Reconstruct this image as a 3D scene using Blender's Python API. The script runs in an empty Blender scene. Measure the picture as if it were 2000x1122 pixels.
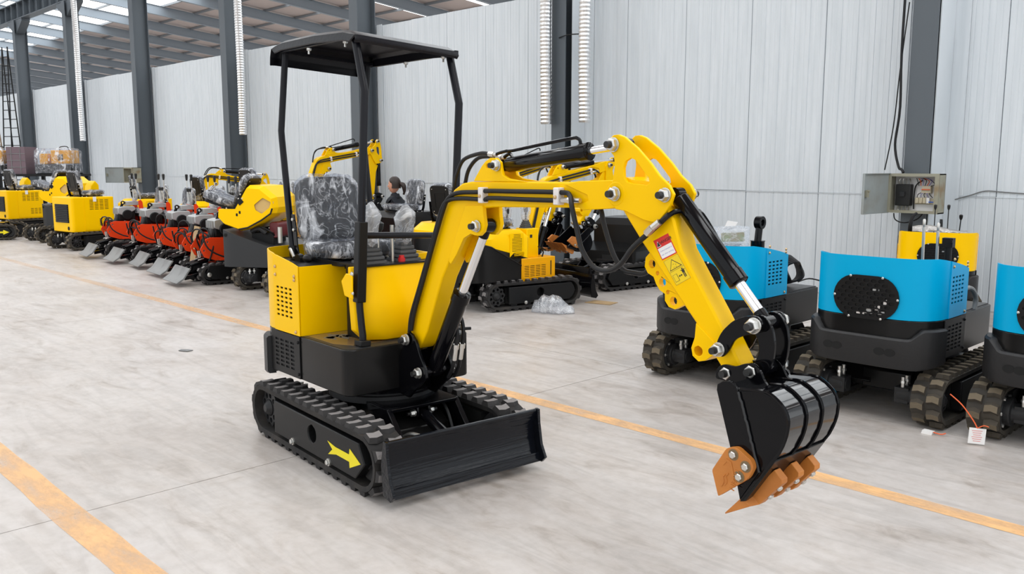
import bpy, math, random
from math import sin, cos, pi, radians as R_
from mathutils import Matrix, Vector
from mathutils.geometry import tessellate_polygon

random.seed(7)
SC = bpy.context.scene
COL = SC.collection

# ------------------------------------------------------------------ camera, world, lights
cam_d = bpy.data.cameras.new('camera'); cam = bpy.data.objects.new('camera', cam_d); COL.objects.link(cam)
cam_d.sensor_width = 36.0; cam_d.lens = 1713 / 2000 * 36; cam_d.clip_end = 300
A = R_(44.4); P = R_(8.07)
fw = Vector((-cos(A) * cos(P), sin(A) * cos(P), -sin(P)))
cam.location = (0, 0, 1.6); cam.rotation_euler = fw.to_track_quat('-Z', 'Y').to_euler()
SC.camera = cam
W = bpy.data.worlds.new('overcast'); SC.world = W; W.use_nodes = True
W.node_tree.nodes['Background'].inputs[0].default_value = (0.93, 0.97, 1.0, 1)
W.node_tree.nodes['Background'].inputs[1].default_value = 1.4
SKYLIGHT = 2.9
SC.view_settings.view_transform = 'Standard'; SC.view_settings.look = 'None'
SC.view_settings.exposure = 0.02; SC.view_settings.gamma = 1.0; SC.view_settings.use_curve_mapping = False
SC.cycles.max_bounces = 8; SC.cycles.transparent_max_bounces = 16
SC.cycles.caustics_reflective = False; SC.cycles.caustics_refractive = False

# ------------------------------------------------------------------ materials
def mat(name, col, rough=0.5, metal=0.0, coat=0.0, spec=0.5, bump=None, var=None, emit=0.0):
    m = bpy.data.materials.new(name); m.use_nodes = True
    nt = m.node_tree; b = nt.nodes['Principled BSDF']
    b.inputs['Base Color'].default_value = (*col, 1); b.inputs['Roughness'].default_value = rough
    b.inputs['Metallic'].default_value = metal; b.inputs['Coat Weight'].default_value = coat
    b.inputs['Coat Roughness'].default_value = 0.06; b.inputs['Specular IOR Level'].default_value = spec
    if emit:
        b.inputs['Emission Color'].default_value = (*col, 1); b.inputs['Emission Strength'].default_value = emit
    tc = nt.nodes.new('ShaderNodeTexCoord')
    if bump:
        sc, st = bump[0], bump[1]
        n = nt.nodes.new('ShaderNodeTexNoise'); n.inputs['Scale'].default_value = sc; n.inputs['Detail'].default_value = 4
        mp = nt.nodes.new('ShaderNodeMapping')
        if len(bump) > 2: mp.inputs['Scale'].default_value = bump[2]
        nt.links.new(tc.outputs['Object'], mp.inputs[0]); nt.links.new(mp.outputs[0], n.inputs['Vector'])
        bp = nt.nodes.new('ShaderNodeBump'); bp.inputs['Strength'].default_value = st; bp.inputs['Distance'].default_value = 0.01
        nt.links.new(n.outputs['Fac'], bp.inputs['Height']); nt.links.new(bp.outputs[0], b.inputs['Normal'])
    if var:
        sc, c2, lo, hi = var
        n = nt.nodes.new('ShaderNodeTexNoise'); n.inputs['Scale'].default_value = sc; n.inputs['Detail'].default_value = 6
        nt.links.new(tc.outputs['Object'], n.inputs['Vector'])
        r = nt.nodes.new('ShaderNodeValToRGB'); r.color_ramp.elements[0].position = lo; r.color_ramp.elements[1].position = hi
        r.color_ramp.elements[0].color = (*col, 1); r.color_ramp.elements[1].color = (*c2, 1)
        nt.links.new(n.outputs['Fac'], r.inputs[0]); nt.links.new(r.outputs[0], b.inputs['Base Color'])
    return m

M = {}
M['yellow'] = mat('yellow_paint', (0.985, 0.575, 0.0), 0.3, coat=0.0, spec=0.10, bump=(14, 0.03))
M['amber'] = mat('amber_paint', (0.84, 0.38, 0.0), 0.35, coat=0.04, spec=0.2)
M['cyan'] = mat('cyan_paint', (0.0, 0.37, 0.66), 0.36, coat=0.02, spec=0.14, bump=(20, 0.02))
M['red'] = mat('red_paint', (0.78, 0.055, 0.010), 0.38, coat=0.04, spec=0.2)
M['black'] = mat('black_gloss_paint', (0.003, 0.003, 0.004), 0.11, coat=0.0, spec=0.2, bump=(9, 0.03))
M['bucket'] = mat('bucket_gloss_black', (0.003, 0.003, 0.004), 0.10, coat=0.25, spec=0.5, bump=(7, 0.05))
M['blade'] = mat('black_blade_paint', (0.004, 0.005, 0.008), 0.09, coat=0.0, spec=0.26, bump=(6, 0.5, (9, 0.12, 9)))
M['blackbody'] = mat('black_body_paint', (0.008, 0.0078, 0.0078), 0.24, spec=0.22, bump=(8, 0.04))
M['cast'] = mat('black_cast_iron', (0.020, 0.020, 0.021), 0.45, spec=0.3, bump=(60, 0.12))
M['satin'] = mat('black_satin', (0.007, 0.007, 0.0075), 0.4, spec=0.22)
M['tubeblack'] = mat('black_tube_paint', (0.006, 0.006, 0.009), 0.28, spec=0.22, bump=(35, 0.1))
M['rubber'] = mat('rubber', (0.020, 0.019, 0.019), 0.7, spec=0.3, bump=(40, 0.2), var=(6, (0.055, 0.047, 0.04), 0.45, 0.8))
M['lugtop'] = mat('lug_rubber', (0.035, 0.033, 0.033), 0.7, spec=0.3, bump=(50, 0.2))
M['rubberold'] = mat('dusty_rubber', (0.028, 0.025, 0.021), 0.8, bump=(40, 0.2), var=(5, (0.075, 0.062, 0.045), 0.4, 0.75))
M['lugold'] = mat('dusty_lug_rubber', (0.050, 0.041, 0.030), 0.85, bump=(40, 0.2))
M['lugsheen'] = mat('lug_top_sheen', (0.23, 0.215, 0.21), 0.7, spec=0.3, bump=(120, 0.3))  # skylight sheen on the lug tops, painted in as a lighter grey
M['lugdustsheen'] = mat('dusty_lug_top_sheen', (0.15, 0.122, 0.085), 0.8, spec=0.2, bump=(90, 0.3))  # dust tan, lightened to paint the same sheen on old lugs
M['hose'] = mat('hose_rubber', (0.009, 0.009, 0.010), 0.42, spec=0.3)
M['zinc'] = mat('zinc_plated_steel', (0.62, 0.61, 0.58), 0.32, 0.9)
M['brass'] = mat('brass_bolt', (0.62, 0.42, 0.22), 0.35, 0.8)
M['chrome'] = mat('chrome_rod', (0.82, 0.83, 0.85), 0.09, 1.0)
M['orange'] = mat('orange_cast_teeth', (0.54, 0.19, 0.03), 0.55, bump=(90, 0.08), var=(9, (0.40, 0.125, 0.016), 0.4, 0.75))
M['white'] = mat('white_plastic', (0.78, 0.74, 0.72), 0.45)
M['paper'] = mat('paper', (0.85, 0.84, 0.83), 0.6)
M['greyplastic'] = mat('grey_rubber_boot', (0.075, 0.077, 0.08), 0.6)
M['darkgrey'] = mat('dark_grey_paint', (0.030, 0.031, 0.033), 0.36, spec=0.3)
M['bladegrey'] = mat('bare_grey_steel', (0.20, 0.205, 0.205), 0.42, 0.3, var=(7, (0.13, 0.13, 0.13), 0.45, 0.75))
M['enginegrey'] = mat('engine_aluminium', (0.45, 0.46, 0.46), 0.4, 0.5)
M['vinyl'] = mat('black_vinyl', (0.010, 0.010, 0.012), 0.35, spec=0.3)
M['decalred'] = mat('decal_red', (0.68, 0.02, 0.012), 0.4)
M['decalyellow'] = mat('decal_yellow', (0.88, 0.62, 0.0), 0.4)
M['arrowyellow'] = mat('arrow_yellow', (0.86, 0.72, 0.0), 0.45)
M['ink'] = mat('black_ink', (0.01, 0.01, 0.01), 0.5)
M['blueink'] = mat('violet_ink', (0.25, 0.22, 0.45), 0.5)
M['cardboard'] = mat('cardboard', (0.42, 0.29, 0.15), 0.8, var=(5, (0.35, 0.23, 0.11), 0.4, 0.7))
M['column'] = mat('column_paint', (0.088, 0.104, 0.120), 0.45, bump=(3, 0.04))
M['roofpanel'] = mat('roof_sheet', (0.62, 0.52, 0.48), 0.55)
M['rafter'] = mat('rafter_paint', (0.27, 0.31, 0.35), 0.5)
M['purlin'] = mat('purlin_paint', (0.22, 0.235, 0.25), 0.5)
M['skylight'] = mat('translucent_skylight', (0.95, 0.98, 1.0), 0.6, emit=SKYLIGHT)
M['skypanel'] = mat('sunlit_skylight', (0.97, 0.99, 1.0), 0.6, emit=SKYLIGHT * 2.5)
M['duct'] = mat('aluminium_foil_duct', (0.80, 0.81, 0.82), 0.3, 0.85, bump=(25, 0.3))
M['box'] = mat('rusty_beige_enclosure', (0.30, 0.29, 0.22), 0.55, var=(6, (0.24, 0.17, 0.09), 0.52, 0.72))
M['boxin'] = mat('enclosure_door_grey', (0.30, 0.33, 0.33), 0.5, var=(3, (0.24, 0.24, 0.21), 0.45, 0.7))
M['cream'] = mat('cream_plastic', (0.55, 0.48, 0.34), 0.5)
M['skin'] = mat('skin', (0.62, 0.30, 0.20), 0.5)
M['hair'] = mat('dark_brown_hair', (0.022, 0.011, 0.007), 0.45)
M['jacket'] = mat('navy_jacket', (0.010, 0.012, 0.018), 0.8)
M['green'] = mat('green_badge', (0.02, 0.35, 0.14), 0.6)
M['foam'] = mat('tan_foam', (0.62, 0.42, 0.16), 0.9, bump=(12, 0.6))
M['wood'] = mat('pallet_wood', (0.28, 0.19, 0.12), 0.8)
M['maroon'] = mat('maroon_tank', (0.13, 0.012, 0.015), 0.35)
M['steelplate'] = mat('brown_film_deck', (0.20, 0.13, 0.06), 0.2)
M['tie'] = mat('orange_tie', (0.75, 0.12, 0.03), 0.5)
M['beige'] = mat('crossbraced_brown_mesh', (0.16, 0.11, 0.13), 0.7)
M['redcap'] = mat('red_button', (0.7, 0.02, 0.02), 0.4)
M['blue'] = mat('blue_switch', (0.03, 0.12, 0.5), 0.5)
M['picgreen'] = mat('printed_field', (0.2, 0.28, 0.03), 0.5, var=(8, (0.35, 0.2, 0.05), 0.45, 0.6))
M['dark'] = mat('dark_interior', (0.005, 0.005, 0.005), 0.9)

def film(name, alpha, tint=(0.9, 0.92, 0.95), bscale=9, bst=1.0, streak=None, rough=0.16, base=0.1, k1=0.45, k2=0.5):
    m = bpy.data.materials.new(name); m.use_nodes = True; nt = m.node_tree; nt.nodes.clear()
    out = nt.nodes.new('ShaderNodeOutputMaterial'); mx = nt.nodes.new('ShaderNodeMixShader')
    tr = nt.nodes.new('ShaderNodeBsdfTransparent'); tr.inputs[0].default_value = (*tint, 1)
    g = nt.nodes.new('ShaderNodeBsdfPrincipled'); g.inputs['Base Color'].default_value = (*tint, 1)
    g.inputs['Roughness'].default_value = rough; g.inputs['Specular IOR Level'].default_value = 1.0; g.inputs['Coat Weight'].default_value = 1.0
    tc = nt.nodes.new('ShaderNodeTexCoord'); n = nt.nodes.new('ShaderNodeTexNoise')
    mp = nt.nodes.new('ShaderNodeMapping'); mp.inputs['Rotation'].default_value = (0.5, 0.4, 0.6)
    if streak: mp.inputs['Scale'].default_value = streak
    n.inputs['Scale'].default_value = bscale; n.inputs['Detail'].default_value = 5; n.inputs['Distortion'].default_value = 1.2
    nt.links.new(tc.outputs['Object'], mp.inputs[0]); nt.links.new(mp.outputs[0], n.inputs['Vector'])
    bp = nt.nodes.new('ShaderNodeBump'); bp.inputs['Strength'].default_value = bst; bp.inputs['Distance'].default_value = 0.04
    nt.links.new(n.outputs['Fac'], bp.inputs['Height']); nt.links.new(bp.outputs[0], g.inputs['Normal'])
    def math_(op, x, y=0.0):
        k = nt.nodes.new('ShaderNodeMath'); k.operation = op; nt.links.new(x, k.inputs[0])
        if isinstance(y, float): k.inputs[1].default_value = y
        else: nt.links.new(y, k.inputs[1])
        return k.outputs[0]
    def ramp_(x, a, va, b2, vb):
        k = nt.nodes.new('ShaderNodeMapRange'); k.interpolation_type = 'SMOOTHSTEP'; nt.links.new(x, k.inputs[0])
        for i, v in enumerate((a, b2, va, vb)): k.inputs[i + 1].default_value = v
        return k.outputs[0]
    n2 = nt.nodes.new('ShaderNodeTexNoise'); n2.inputs['Scale'].default_value = bscale * 1.3; n2.inputs['Detail'].default_value = 2; n2.inputs['Distortion'].default_value = 2.2
    mp2 = nt.nodes.new('ShaderNodeMapping'); mp2.inputs['Rotation'].default_value = (0.9, 0.3, 0.4); mp2.inputs['Location'].default_value = (3, 5, 7)
    nt.links.new(tc.outputs['Object'], mp2.inputs[0]); nt.links.new(mp2.outputs[0], n2.inputs['Vector'])
    fold = ramp_(math_('ABSOLUTE', math_('SUBTRACT', n2.outputs['Fac'], 0.5)), 0.0, k1, 0.05, 0.0)  # crease highlights painted in as thin white lines
    glint = ramp_(n.outputs['Fac'], 0.50, 0.0, 0.70, k2)  # broad reflections painted in as whiter, denser film
    tot = math_('MINIMUM', math_('MULTIPLY', math_('ADD', math_('ADD', fold, glint), base), alpha), 0.92)
    nt.links.new(tot, mx.inputs[0])
    nt.links.new(tr.outputs[0], mx.inputs[1]); nt.links.new(g.outputs[0], mx.inputs[2]); nt.links.new(mx.outputs[0], out.inputs[0])
    return m
M['seatfilm'] = film('seat_plastic_film', 1.0, tint=(0.86, 0.88, 0.93), bscale=6.0, streak=(1, 2.2, 0.7), base=0.08, k1=0.22, k2=0.62)
M['bag'] = film('clear_plastic_bag', 1.0, bscale=7, rough=0.3, base=0.25, k1=0.25, k2=0.30, bst=0.6)
M['cloudy'] = film('cloudy_plastic_wrap', 1.0, tint=(0.72, 0.69, 0.66), bscale=6, rough=0.35, base=0.5, k1=0.3, k2=0.3, bst=0.6)

def floor_mat():
    m = bpy.data.materials.new('polished_concrete'); m.use_nodes = True; nt = m.node_tree; b = nt.nodes['Principled BSDF']
    N = nt.nodes.new; L = nt.links.new
    tc = N('ShaderNodeTexCoord')
    def noise(sc, det, dist=0, stretch=None):
        n = N('ShaderNodeTexNoise'); n.inputs['Scale'].default_value = sc; n.inputs['Detail'].default_value = det
        n.inputs['Distortion'].default_value = dist; n.inputs['Roughness'].default_value = 0.62
        mp = N('ShaderNodeMapping'); L(tc.outputs['Object'], mp.inputs[0])
        if stretch: mp.inputs['Scale'].default_value = stretch
        L(mp.outputs[0], n.inputs['Vector']); return n
    def ramp(n, stops):
        r = N('ShaderNodeValToRGB'); e = r.color_ramp.elements
        e[0].position, e[0].color = stops[0][0], (*stops[0][1], 1); e[1].position, e[1].color = stops[-1][0], (*stops[-1][1], 1)
        for p, c in stops[1:-1]:
            x = e.new(p); x.color = (*c, 1)
        L(n.outputs['Fac'], r.inputs[0]); return r
    def mul(a, bb, f=1.0):
        mx = N('ShaderNodeMix'); mx.data_type = 'RGBA'; mx.blend_type = 'MULTIPLY'; mx.inputs[0].default_value = f
        L(a, mx.inputs[6]); L(bb, mx.inputs[7]); return mx.outputs[2]
    base = ramp(noise(0.55, 8, 0.6), [(0.3, (0.44, 0.40, 0.372)), (0.5, (0.525, 0.488, 0.462)), (0.72, (0.585, 0.555, 0.535))])
    st = ramp(noise(1.6, 6, 1.5, (1, 2.2, 1)), [(0.30, (0.66, 0.61, 0.56)), (0.42, (0.93, 0.91, 0.89)), (0.55, (1, 1, 1))])
    fine = ramp(noise(14, 8), [(0.3, (0.88, 0.87, 0.86)), (0.6, (1, 1, 1))])
    spot = ramp(noise(0.9, 5, 0.8), [(0.27, (0.62, 0.57, 0.52)), (0.36, (1, 1, 1))])
    sweep = ramp(noise(3.0, 6, 2.0, (0.35, 2.0, 1)), [(0.38, (0.86, 0.855, 0.85)), (0.52, (1, 1, 1)), (0.75, (1.06, 1.06, 1.07))])
    c = mul(mul(mul(mul(base.outputs[0], st.outputs[0], 0.75), fine.outputs[0]), spot.outputs[0], 0.7), sweep.outputs[0], 0.8)
    L(c, b.inputs['Base Color'])
    rr = ramp(noise(1.3, 5, 0.5), [(0.35, (0.30,) * 3), (0.65, (0.48,) * 3)]); L(rr.outputs[0], b.inputs['Roughness'])
    bp = N('ShaderNodeBump'); bp.inputs['Strength'].default_value = 0.06; L(noise(30, 6).outputs['Fac'], bp.inputs['Height']); L(bp.outputs[0], b.inputs['Normal'])
    b.inputs['Specular IOR Level'].default_value = 0.45
    return m
M['floor'] = floor_mat()

def line_mat():
    m = bpy.data.materials.new('worn_yellow_floor_paint'); m.use_nodes = True; nt = m.node_tree; b = nt.nodes['Principled BSDF']
    b.inputs['Base Color'].default_value = (0.86, 0.50, 0.22, 1); b.inputs['Roughness'].default_value = 0.5
    tc = nt.nodes.new('ShaderNodeTexCoord'); n = nt.nodes.new('ShaderNodeTexNoise'); n.inputs['Scale'].default_value = 5; n.inputs['Detail'].default_value = 9
    n.inputs['Roughness'].default_value = 0.7
    mp = nt.nodes.new('ShaderNodeMapping'); mp.inputs['Scale'].default_value = (0.6, 1.6, 1)
    nt.links.new(tc.outputs['Object'], mp.inputs[0]); nt.links.new(mp.outputs[0], n.inputs['Vector'])
    r = nt.nodes.new('ShaderNodeValToRGB'); r.color_ramp.elements[0].position = 0.28; r.color_ramp.elements[1].position = 0.6
    r.color_ramp.elements[0].color = (0.2,) * 3 + (1,); r.color_ramp.elements[1].color = (0.95,) * 3 + (1,)
    nt.links.new(n.outputs['Fac'], r.inputs[0])
    sx = nt.nodes.new('ShaderNodeSeparateXYZ'); nt.links.new(tc.outputs['Object'], sx.inputs[0])
    mr = nt.nodes.new('ShaderNodeMapRange'); mr.inputs[1].default_value = -14; mr.inputs[2].default_value = -4
    mr.inputs[3].default_value = 0.25; mr.inputs[4].default_value = 0.95; nt.links.new(sx.outputs[0], mr.inputs[0])
    mu = nt.nodes.new('ShaderNodeMath'); mu.operation = 'MULTIPLY'; nt.links.new(r.outputs[0], mu.inputs[0]); nt.links.new(mr.outputs[0], mu.inputs[1])
    nt.links.new(mu.outputs[0], b.inputs['Alpha'])
    return m
M['line'] = line_mat()

def wall_mat():
    m = mat('painted_wall_sheet', (0.585, 0.625, 0.645), 0.38, coat=0.1, bump=(1.2, 0.25, (2.2, 1, 0.5)))
    nt = m.node_tree; b = nt.nodes['Principled BSDF']
    tc = nt.nodes.new('ShaderNodeTexCoord'); mp = nt.nodes.new('ShaderNodeMapping'); mp.inputs['Scale'].default_value = (9, 1, 0.5)
    n = nt.nodes.new('ShaderNodeTexNoise'); n.inputs['Scale'].default_value = 1.6; n.inputs['Detail'].default_value = 5
    nt.links.new(tc.outputs['Object'], mp.inputs[0]); nt.links.new(mp.outputs[0], n.inputs['Vector'])
    r = nt.nodes.new('ShaderNodeValToRGB'); r.color_ramp.elements[0].position = 0.3; r.color_ramp.elements[1].position = 0.7
    r.color_ramp.elements[0].color = (0.60, 0.645, 0.68, 1); r.color_ramp.elements[1].color = (0.69, 0.73, 0.765, 1)
    nt.links.new(n.outputs['Fac'], r.inputs[0]); nt.links.new(r.outputs[0], b.inputs['Base Color'])
    return m
M['wall'] = wall_mat()

# ------------------------------------------------------------------ mesh helpers
I4 = Matrix.Identity(4)
def T(x, y, z): return Matrix.Translation((x, y, z))
def RZ(a): return Matrix.Rotation(R_(a), 4, 'Z')
def RYat(deg, x, z):   # rotate in the x-z plane about (x, z); positive lifts +x upward
    return T(x, 0, z) @ Matrix.Rotation(R_(-deg), 4, 'Y') @ T(-x, 0, -z)

DEF = [I4]
class MB:
    def __init__(s, mtx=None): s.v = []; s.f = []; s.m = mtx if mtx is not None else DEF[0]
    def add(s, vs, fs):
        o = len(s.v); s.v += [tuple(s.m @ Vector(v)) for v in vs]; s.f += [tuple(i + o for i in f) for f in fs]; return s
    def box(s, c, d, rot=None):
        x, y, z = d[0] / 2, d[1] / 2, d[2] / 2
        vs = [Vector((a * x, b * y, e * z)) for a in (-1, 1) for b in (-1, 1) for e in (-1, 1)]
        if rot is not None: vs = [rot @ v for v in vs]
        vs = [v + Vector(c) for v in vs]
        return s.add(vs, [(0, 1, 3, 2), (4, 6, 7, 5), (0, 4, 5, 1), (2, 3, 7, 6), (0, 2, 6, 4), (1, 5, 7, 3)])
    def prism(s, pts, lo, hi, ax='y', holes=()):
        loops = [list(pts)] + [list(h) for h in holes]
        flat = [p for l in loops for p in l]; n = len(flat)
        def to(p, d): return {'y': (p[0], d, p[1]), 'z': (p[0], p[1], d), 'x': (d, p[0], p[1])}[ax]
        vs = [to(p, lo) for p in flat] + [to(p, hi) for p in flat]; fs = []
        if not holes: fs += [tuple(range(len(pts) - 1, -1, -1)), tuple(range(n, n + len(pts)))]
        else:
            tr = tessellate_polygon([[Vector((p[0], p[1], 0)) for p in l] for l in loops])
            fs += [tuple(t) for t in tr] + [tuple(i + n for i in reversed(t)) for t in tr]
        o = 0
        for l in loops:
            k = len(l)
            for i in range(k):
                j = (i + 1) % k; fs.append((o + i, o + j, n + o + j, n + o + i))
            o += k
        return s.add(vs, fs)
    def loft(s, rings, cap=True, closed=True):
        k = len(rings[0]); vs = [p for r in rings for p in r]; fs = []
        for a in range(len(rings) - 1):
            for i in range(k if closed else k - 1):
                j = (i + 1) % k; fs.append((a * k + i, a * k + j, (a + 1) * k + j, (a + 1) * k + i))
        if cap: fs += [tuple(range(k - 1, -1, -1)), tuple((len(rings) - 1) * k + i for i in range(k))]
        return s.add(vs, fs)
    def tube(s, path, r, seg=8, smooth=0, radii=None):
        pts = [Vector(p) for p in path]
        if smooth: pts = catmull(pts, smooth)
        rings = []; up = None
        for i, p in enumerate(pts):
            t = (pts[min(i + 1, len(pts) - 1)] - pts[max(i - 1, 0)]).normalized()
            if up is None: up = t.orthogonal().normalized()
            up = (up - t * up.dot(t)).normalized(); side = t.cross(up)
            rr = radii(i / (len(pts) - 1)) if radii else r
            rings.append([p + (up * cos(2 * pi * k / seg) + side * sin(2 * pi * k / seg)) * rr for k in range(seg)])
        return s.loft(rings)
    def cyl(s, a, b, r, seg=16, r1=None):
        a, b = Vector(a), Vector(b); t = (b - a).normalized(); u = t.orthogonal().normalized(); w = t.cross(u)
        r1 = r if r1 is None else r1
        return s.loft([[p + (u * cos(2 * pi * k / seg) + w * sin(2 * pi * k / seg)) * q for k in range(seg)] for p, q in ((a, r), (b, r1))])
    def lathe(s, a, t, prof, seg=16):
        a = Vector(a); t = Vector(t).normalized(); u = t.orthogonal().normalized(); w = t.cross(u)
        return s.loft([[a + t * h + (u * cos(2 * pi * k / seg) + w * sin(2 * pi * k / seg)) * q for k in range(seg)] for h, q in prof])
    def ball(s, c, r, seg=10, rings=7, sc=(1, 1, 1)):
        rs = []
        for i in range(rings + 1):
            a = -pi / 2 + pi * i / rings; q = max(cos(a), 0.02)
            rs.append([Vector(c) + Vector((cos(2 * pi * k / seg) * q * r * sc[0], sin(2 * pi * k / seg) * q * r * sc[1], sin(a) * r * sc[2])) for k in range(seg)])
        return s.loft(rs)
    def build(s, name, m, parent=None, bevel=0, smooth=35, label=None, kind=None):
        me = bpy.data.meshes.new(name); me.from_pydata(s.v, [], s.f); me.materials.append(M[m] if isinstance(m, str) else m)
        import bmesh
        b = bmesh.new(); b.from_mesh(me); bmesh.ops.recalc_face_normals(b, faces=b.faces); b.to_mesh(me); b.free()
        if smooth:
            me.shade_smooth(); me.set_sharp_from_angle(angle=R_(smooth))
        o = bpy.data.objects.new(name, me); COL.objects.link(o)
        if parent: o.parent = parent
        if bevel:
            md = o.modifiers.new('bevel', 'BEVEL'); md.width = bevel; md.segments = 2; md.limit_method = 'ANGLE'; md.angle_limit = R_(38)
        if label: o['label'] = label
        if kind: o['kind'] = kind
        return o

def catmull(p, n):
    out = []
    for i in range(len(p) - 1):
        a, b, c, d = p[max(i - 1, 0)], p[i], p[i + 1], p[min(i + 2, len(p) - 1)]
        for k in range(n):
            t = k / n
            out.append(0.5 * ((2 * b) + (c - a) * t + (2 * a - 5 * b + 4 * c - d) * t * t + (3 * b - a - 3 * c + d) * t ** 3))
    return out + [p[-1]]

def circ(cx, cy, r, n=14, a0=0, a1=360):
    full = abs(a1 - a0) >= 360
    return [(cx + r * cos(R_(a0 + (a1 - a0) * i / (n if full else n - 1))), cy + r * sin(R_(a0 + (a1 - a0) * i / (n if full else n - 1)))) for i in range(n)]

def rrect(x0, y0, x1, y1, r, n=4):
    out = []
    for cx, cy, a in ((x1 - r, y1 - r, 0), (x0 + r, y1 - r, 90), (x0 + r, y0 + r, 180), (x1 - r, y0 + r, 270)):
        out += circ(cx, cy, r, n, a, a + 90)
    return out

def stadium(cx, cy, hw, hh, n=10):
    r = hh
    return circ(cx + hw - r, cy, r, n, -90, 90) + circ(cx - hw + r, cy, r, n, 90, 270)

def rounded(poly, r, n=4):
    out = []; k = len(poly)
    for i in range(k):
        p, a, b = Vector(poly[i]), Vector(poly[i - 1]), Vector(poly[(i + 1) % k])
        rr = r[i] if isinstance(r, (list, tuple)) else r
        da, db = (a - p), (b - p); q = min(rr, da.length * 0.45, db.length * 0.45)
        if q < 1e-5: out.append(tuple(p)); continue
        s, e = p + da.normalized() * q, p + db.normalized() * q
        for j in range(n + 1):
            t = j / n; out.append(tuple(s * (1 - t) ** 2 + p * 2 * t * (1 - t) + e * t * t))
    return out

def thing(name, label, cat, loc=(0, 0, 0), rz=0, group=None, scale=None):
    o = bpy.data.objects.new(name, None); COL.objects.link(o); o.empty_display_size = 0.1
    o.location = loc; o.rotation_euler = (0, 0, R_(rz)); o['label'] = label; o['category'] = cat
    if scale: o.scale = (scale,) * 3
    if group: o['group'] = group
    return o
def tag(o, label, cat, group=None):
    o['label'] = label; o['category'] = cat
    if group: o['group'] = group
    return o
def struct(o): o['kind'] = 'structure'; return o

def nut(mb, p, ax, r=0.021, h=0.02, seg=6):
    return mb.lathe(p, ax, [(0, r), (h * 0.75, r), (h, r * 0.82)], seg)

def pin(parent, x, z, y0, y1, mtx=None, r=0.021, side=-1, both=True, name='pin_nut'):
    """A clamping pin: zinc washer nut with a black threaded end on the near face (and far)."""
    for sd, y in ((-1, y0), (1, y1)):
        if sd == 1 and not both: continue
        q = MB(mtx); q.cyl((x, y, z), (x, y + sd * 0.006, z), r * 1.25, 18); nut(q, (x, y + sd * 0.006, z), (0, sd, 0), r * 1.12, 0.022)
        n = q.build(name, 'zinc', parent, 0.0012)
        e = MB(mtx); e.cyl((x, y + sd * 0.024, z), (x, y + sd * 0.046, z), r * 0.66, 14, r * 0.58)
        e.build('threaded_end', 'ink', n)

def text(body, size, mtx, m, parent, name='lettering', ext=0.0008, align='CENTER'):
    cu = bpy.data.curves.new(name, 'FONT'); cu.body = body; cu.size = size; cu.extrude = ext; cu.align_x = align; cu.align_y = 'CENTER'
    cu.resolution_u = 3
    o = bpy.data.objects.new(name, cu); COL.objects.link(o); cu.materials.append(M[m]); o2 = bpy.data.objects.new(name, bpy.data.meshes.new_from_object(o)); COL.objects.link(o2); bpy.data.objects.remove(o)
    o2.parent = parent; o2.matrix_local = mtx
    return o2
def basis(origin, ux, uy):
    ux, uy = Vector(ux).normalized(), Vector(uy).normalized(); n = ux.cross(uy)
    m = Matrix((ux, uy, n)).transposed().to_4x4(); m.translation = Vector(origin); return m

# ------------------------------------------------------------------ structure: floor, lines, wall, columns, roof
MB().box((-24, 4, -0.16), (84, 52, 0.2)).build('floor', 'dark', smooth=0)
fl = bpy.data.objects['floor']; struct(fl)
JX = [-4.15 + 5.25 * k for k in range(-11, 4)]; JY = [-20, -6.6, -0.61, 5.39, 11.4, 17.4, 30]
for i in range(len(JX) - 1):
    for j in range(len(JY) - 1):
        g = 0.003
        q = MB(); q.box(((JX[i] + JX[i + 1]) / 2, (JY[j] + JY[j + 1]) / 2, -0.03), (JX[i + 1] - JX[i] - 2 * g, JY[j + 1] - JY[j] - 2 * g, 0.06))
        q.build('concrete_slab', 'floor', fl, smooth=0)
def floor_line(y0, y1, x0, x1):
    q = MB(); n = 60; vs = []; fs = []
    for i in range(n + 1):
        x = x0 + (x1 - x0) * i / n; vs += [(x, y0 + random.uniform(-.006, .006), 0.0015), (x, y1 + random.uniform(-.006, .006), 0.0015)]
        if i: fs.append((2 * i - 2, 2 * i, 2 * i + 1, 2 * i - 1))
    q.add(vs, fs); return struct(q.build('trim_floor_line', 'line', smooth=0))
floor_line(4.10, 4.22, -30, 3); floor_line(1.158, 1.308, -14, 3)

WY = 10.25
wall = MB().box((-22, WY + 0.07, 2.0), (52, 0.04, 4.0)).build('wall_back', 'wall', smooth=0); struct(wall)
def panel_mesh(w, h):
    prof = []; n = 5; st = w / n
    for i in range(n):
        x = i * st
        prof += [(x + 0.003, 0.007), (x + 0.009, 0.0), (x + st * .30, 0.0), (x + st * .33, 0.003), (x + st * .37, 0.0), (x + st * .63, 0.0), (x + st * .66, 0.003), (x + st * .70, 0.0), (x + st - 0.009, 0.0), (x + st - 0.003, 0.007)]
    q = MB(); vs = []; fs = []
    for x, y in prof: vs += [(x, y, 0), (x, y, h)]
    for i in range(len(prof) - 1): fs.append((2 * i, 2 * i + 2, 2 * i + 3, 2 * i + 1))
    k = len(vs); vs += [(0.004, 0.04, 0), (0.004, 0.04, h), (w - 0.004, 0.04, 0), (w - 0.004, 0.04, h)]
    fs += [(k, 0, 1, k + 1), (2 * len(prof) - 2, k + 2, k + 3, 2 * len(prof) - 1), (1, *range(3, 2 * len(prof), 2), k + 3, k + 1)]
    q.add(vs, fs); return q
PW = 1.0
lo = panel_mesh(PW, 1.226).build('wall_panel', 'wall', wall, smooth=0); hi = panel_mesh(PW, 2.95).build('wall_panel', 'wall', wall, smooth=0)
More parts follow.
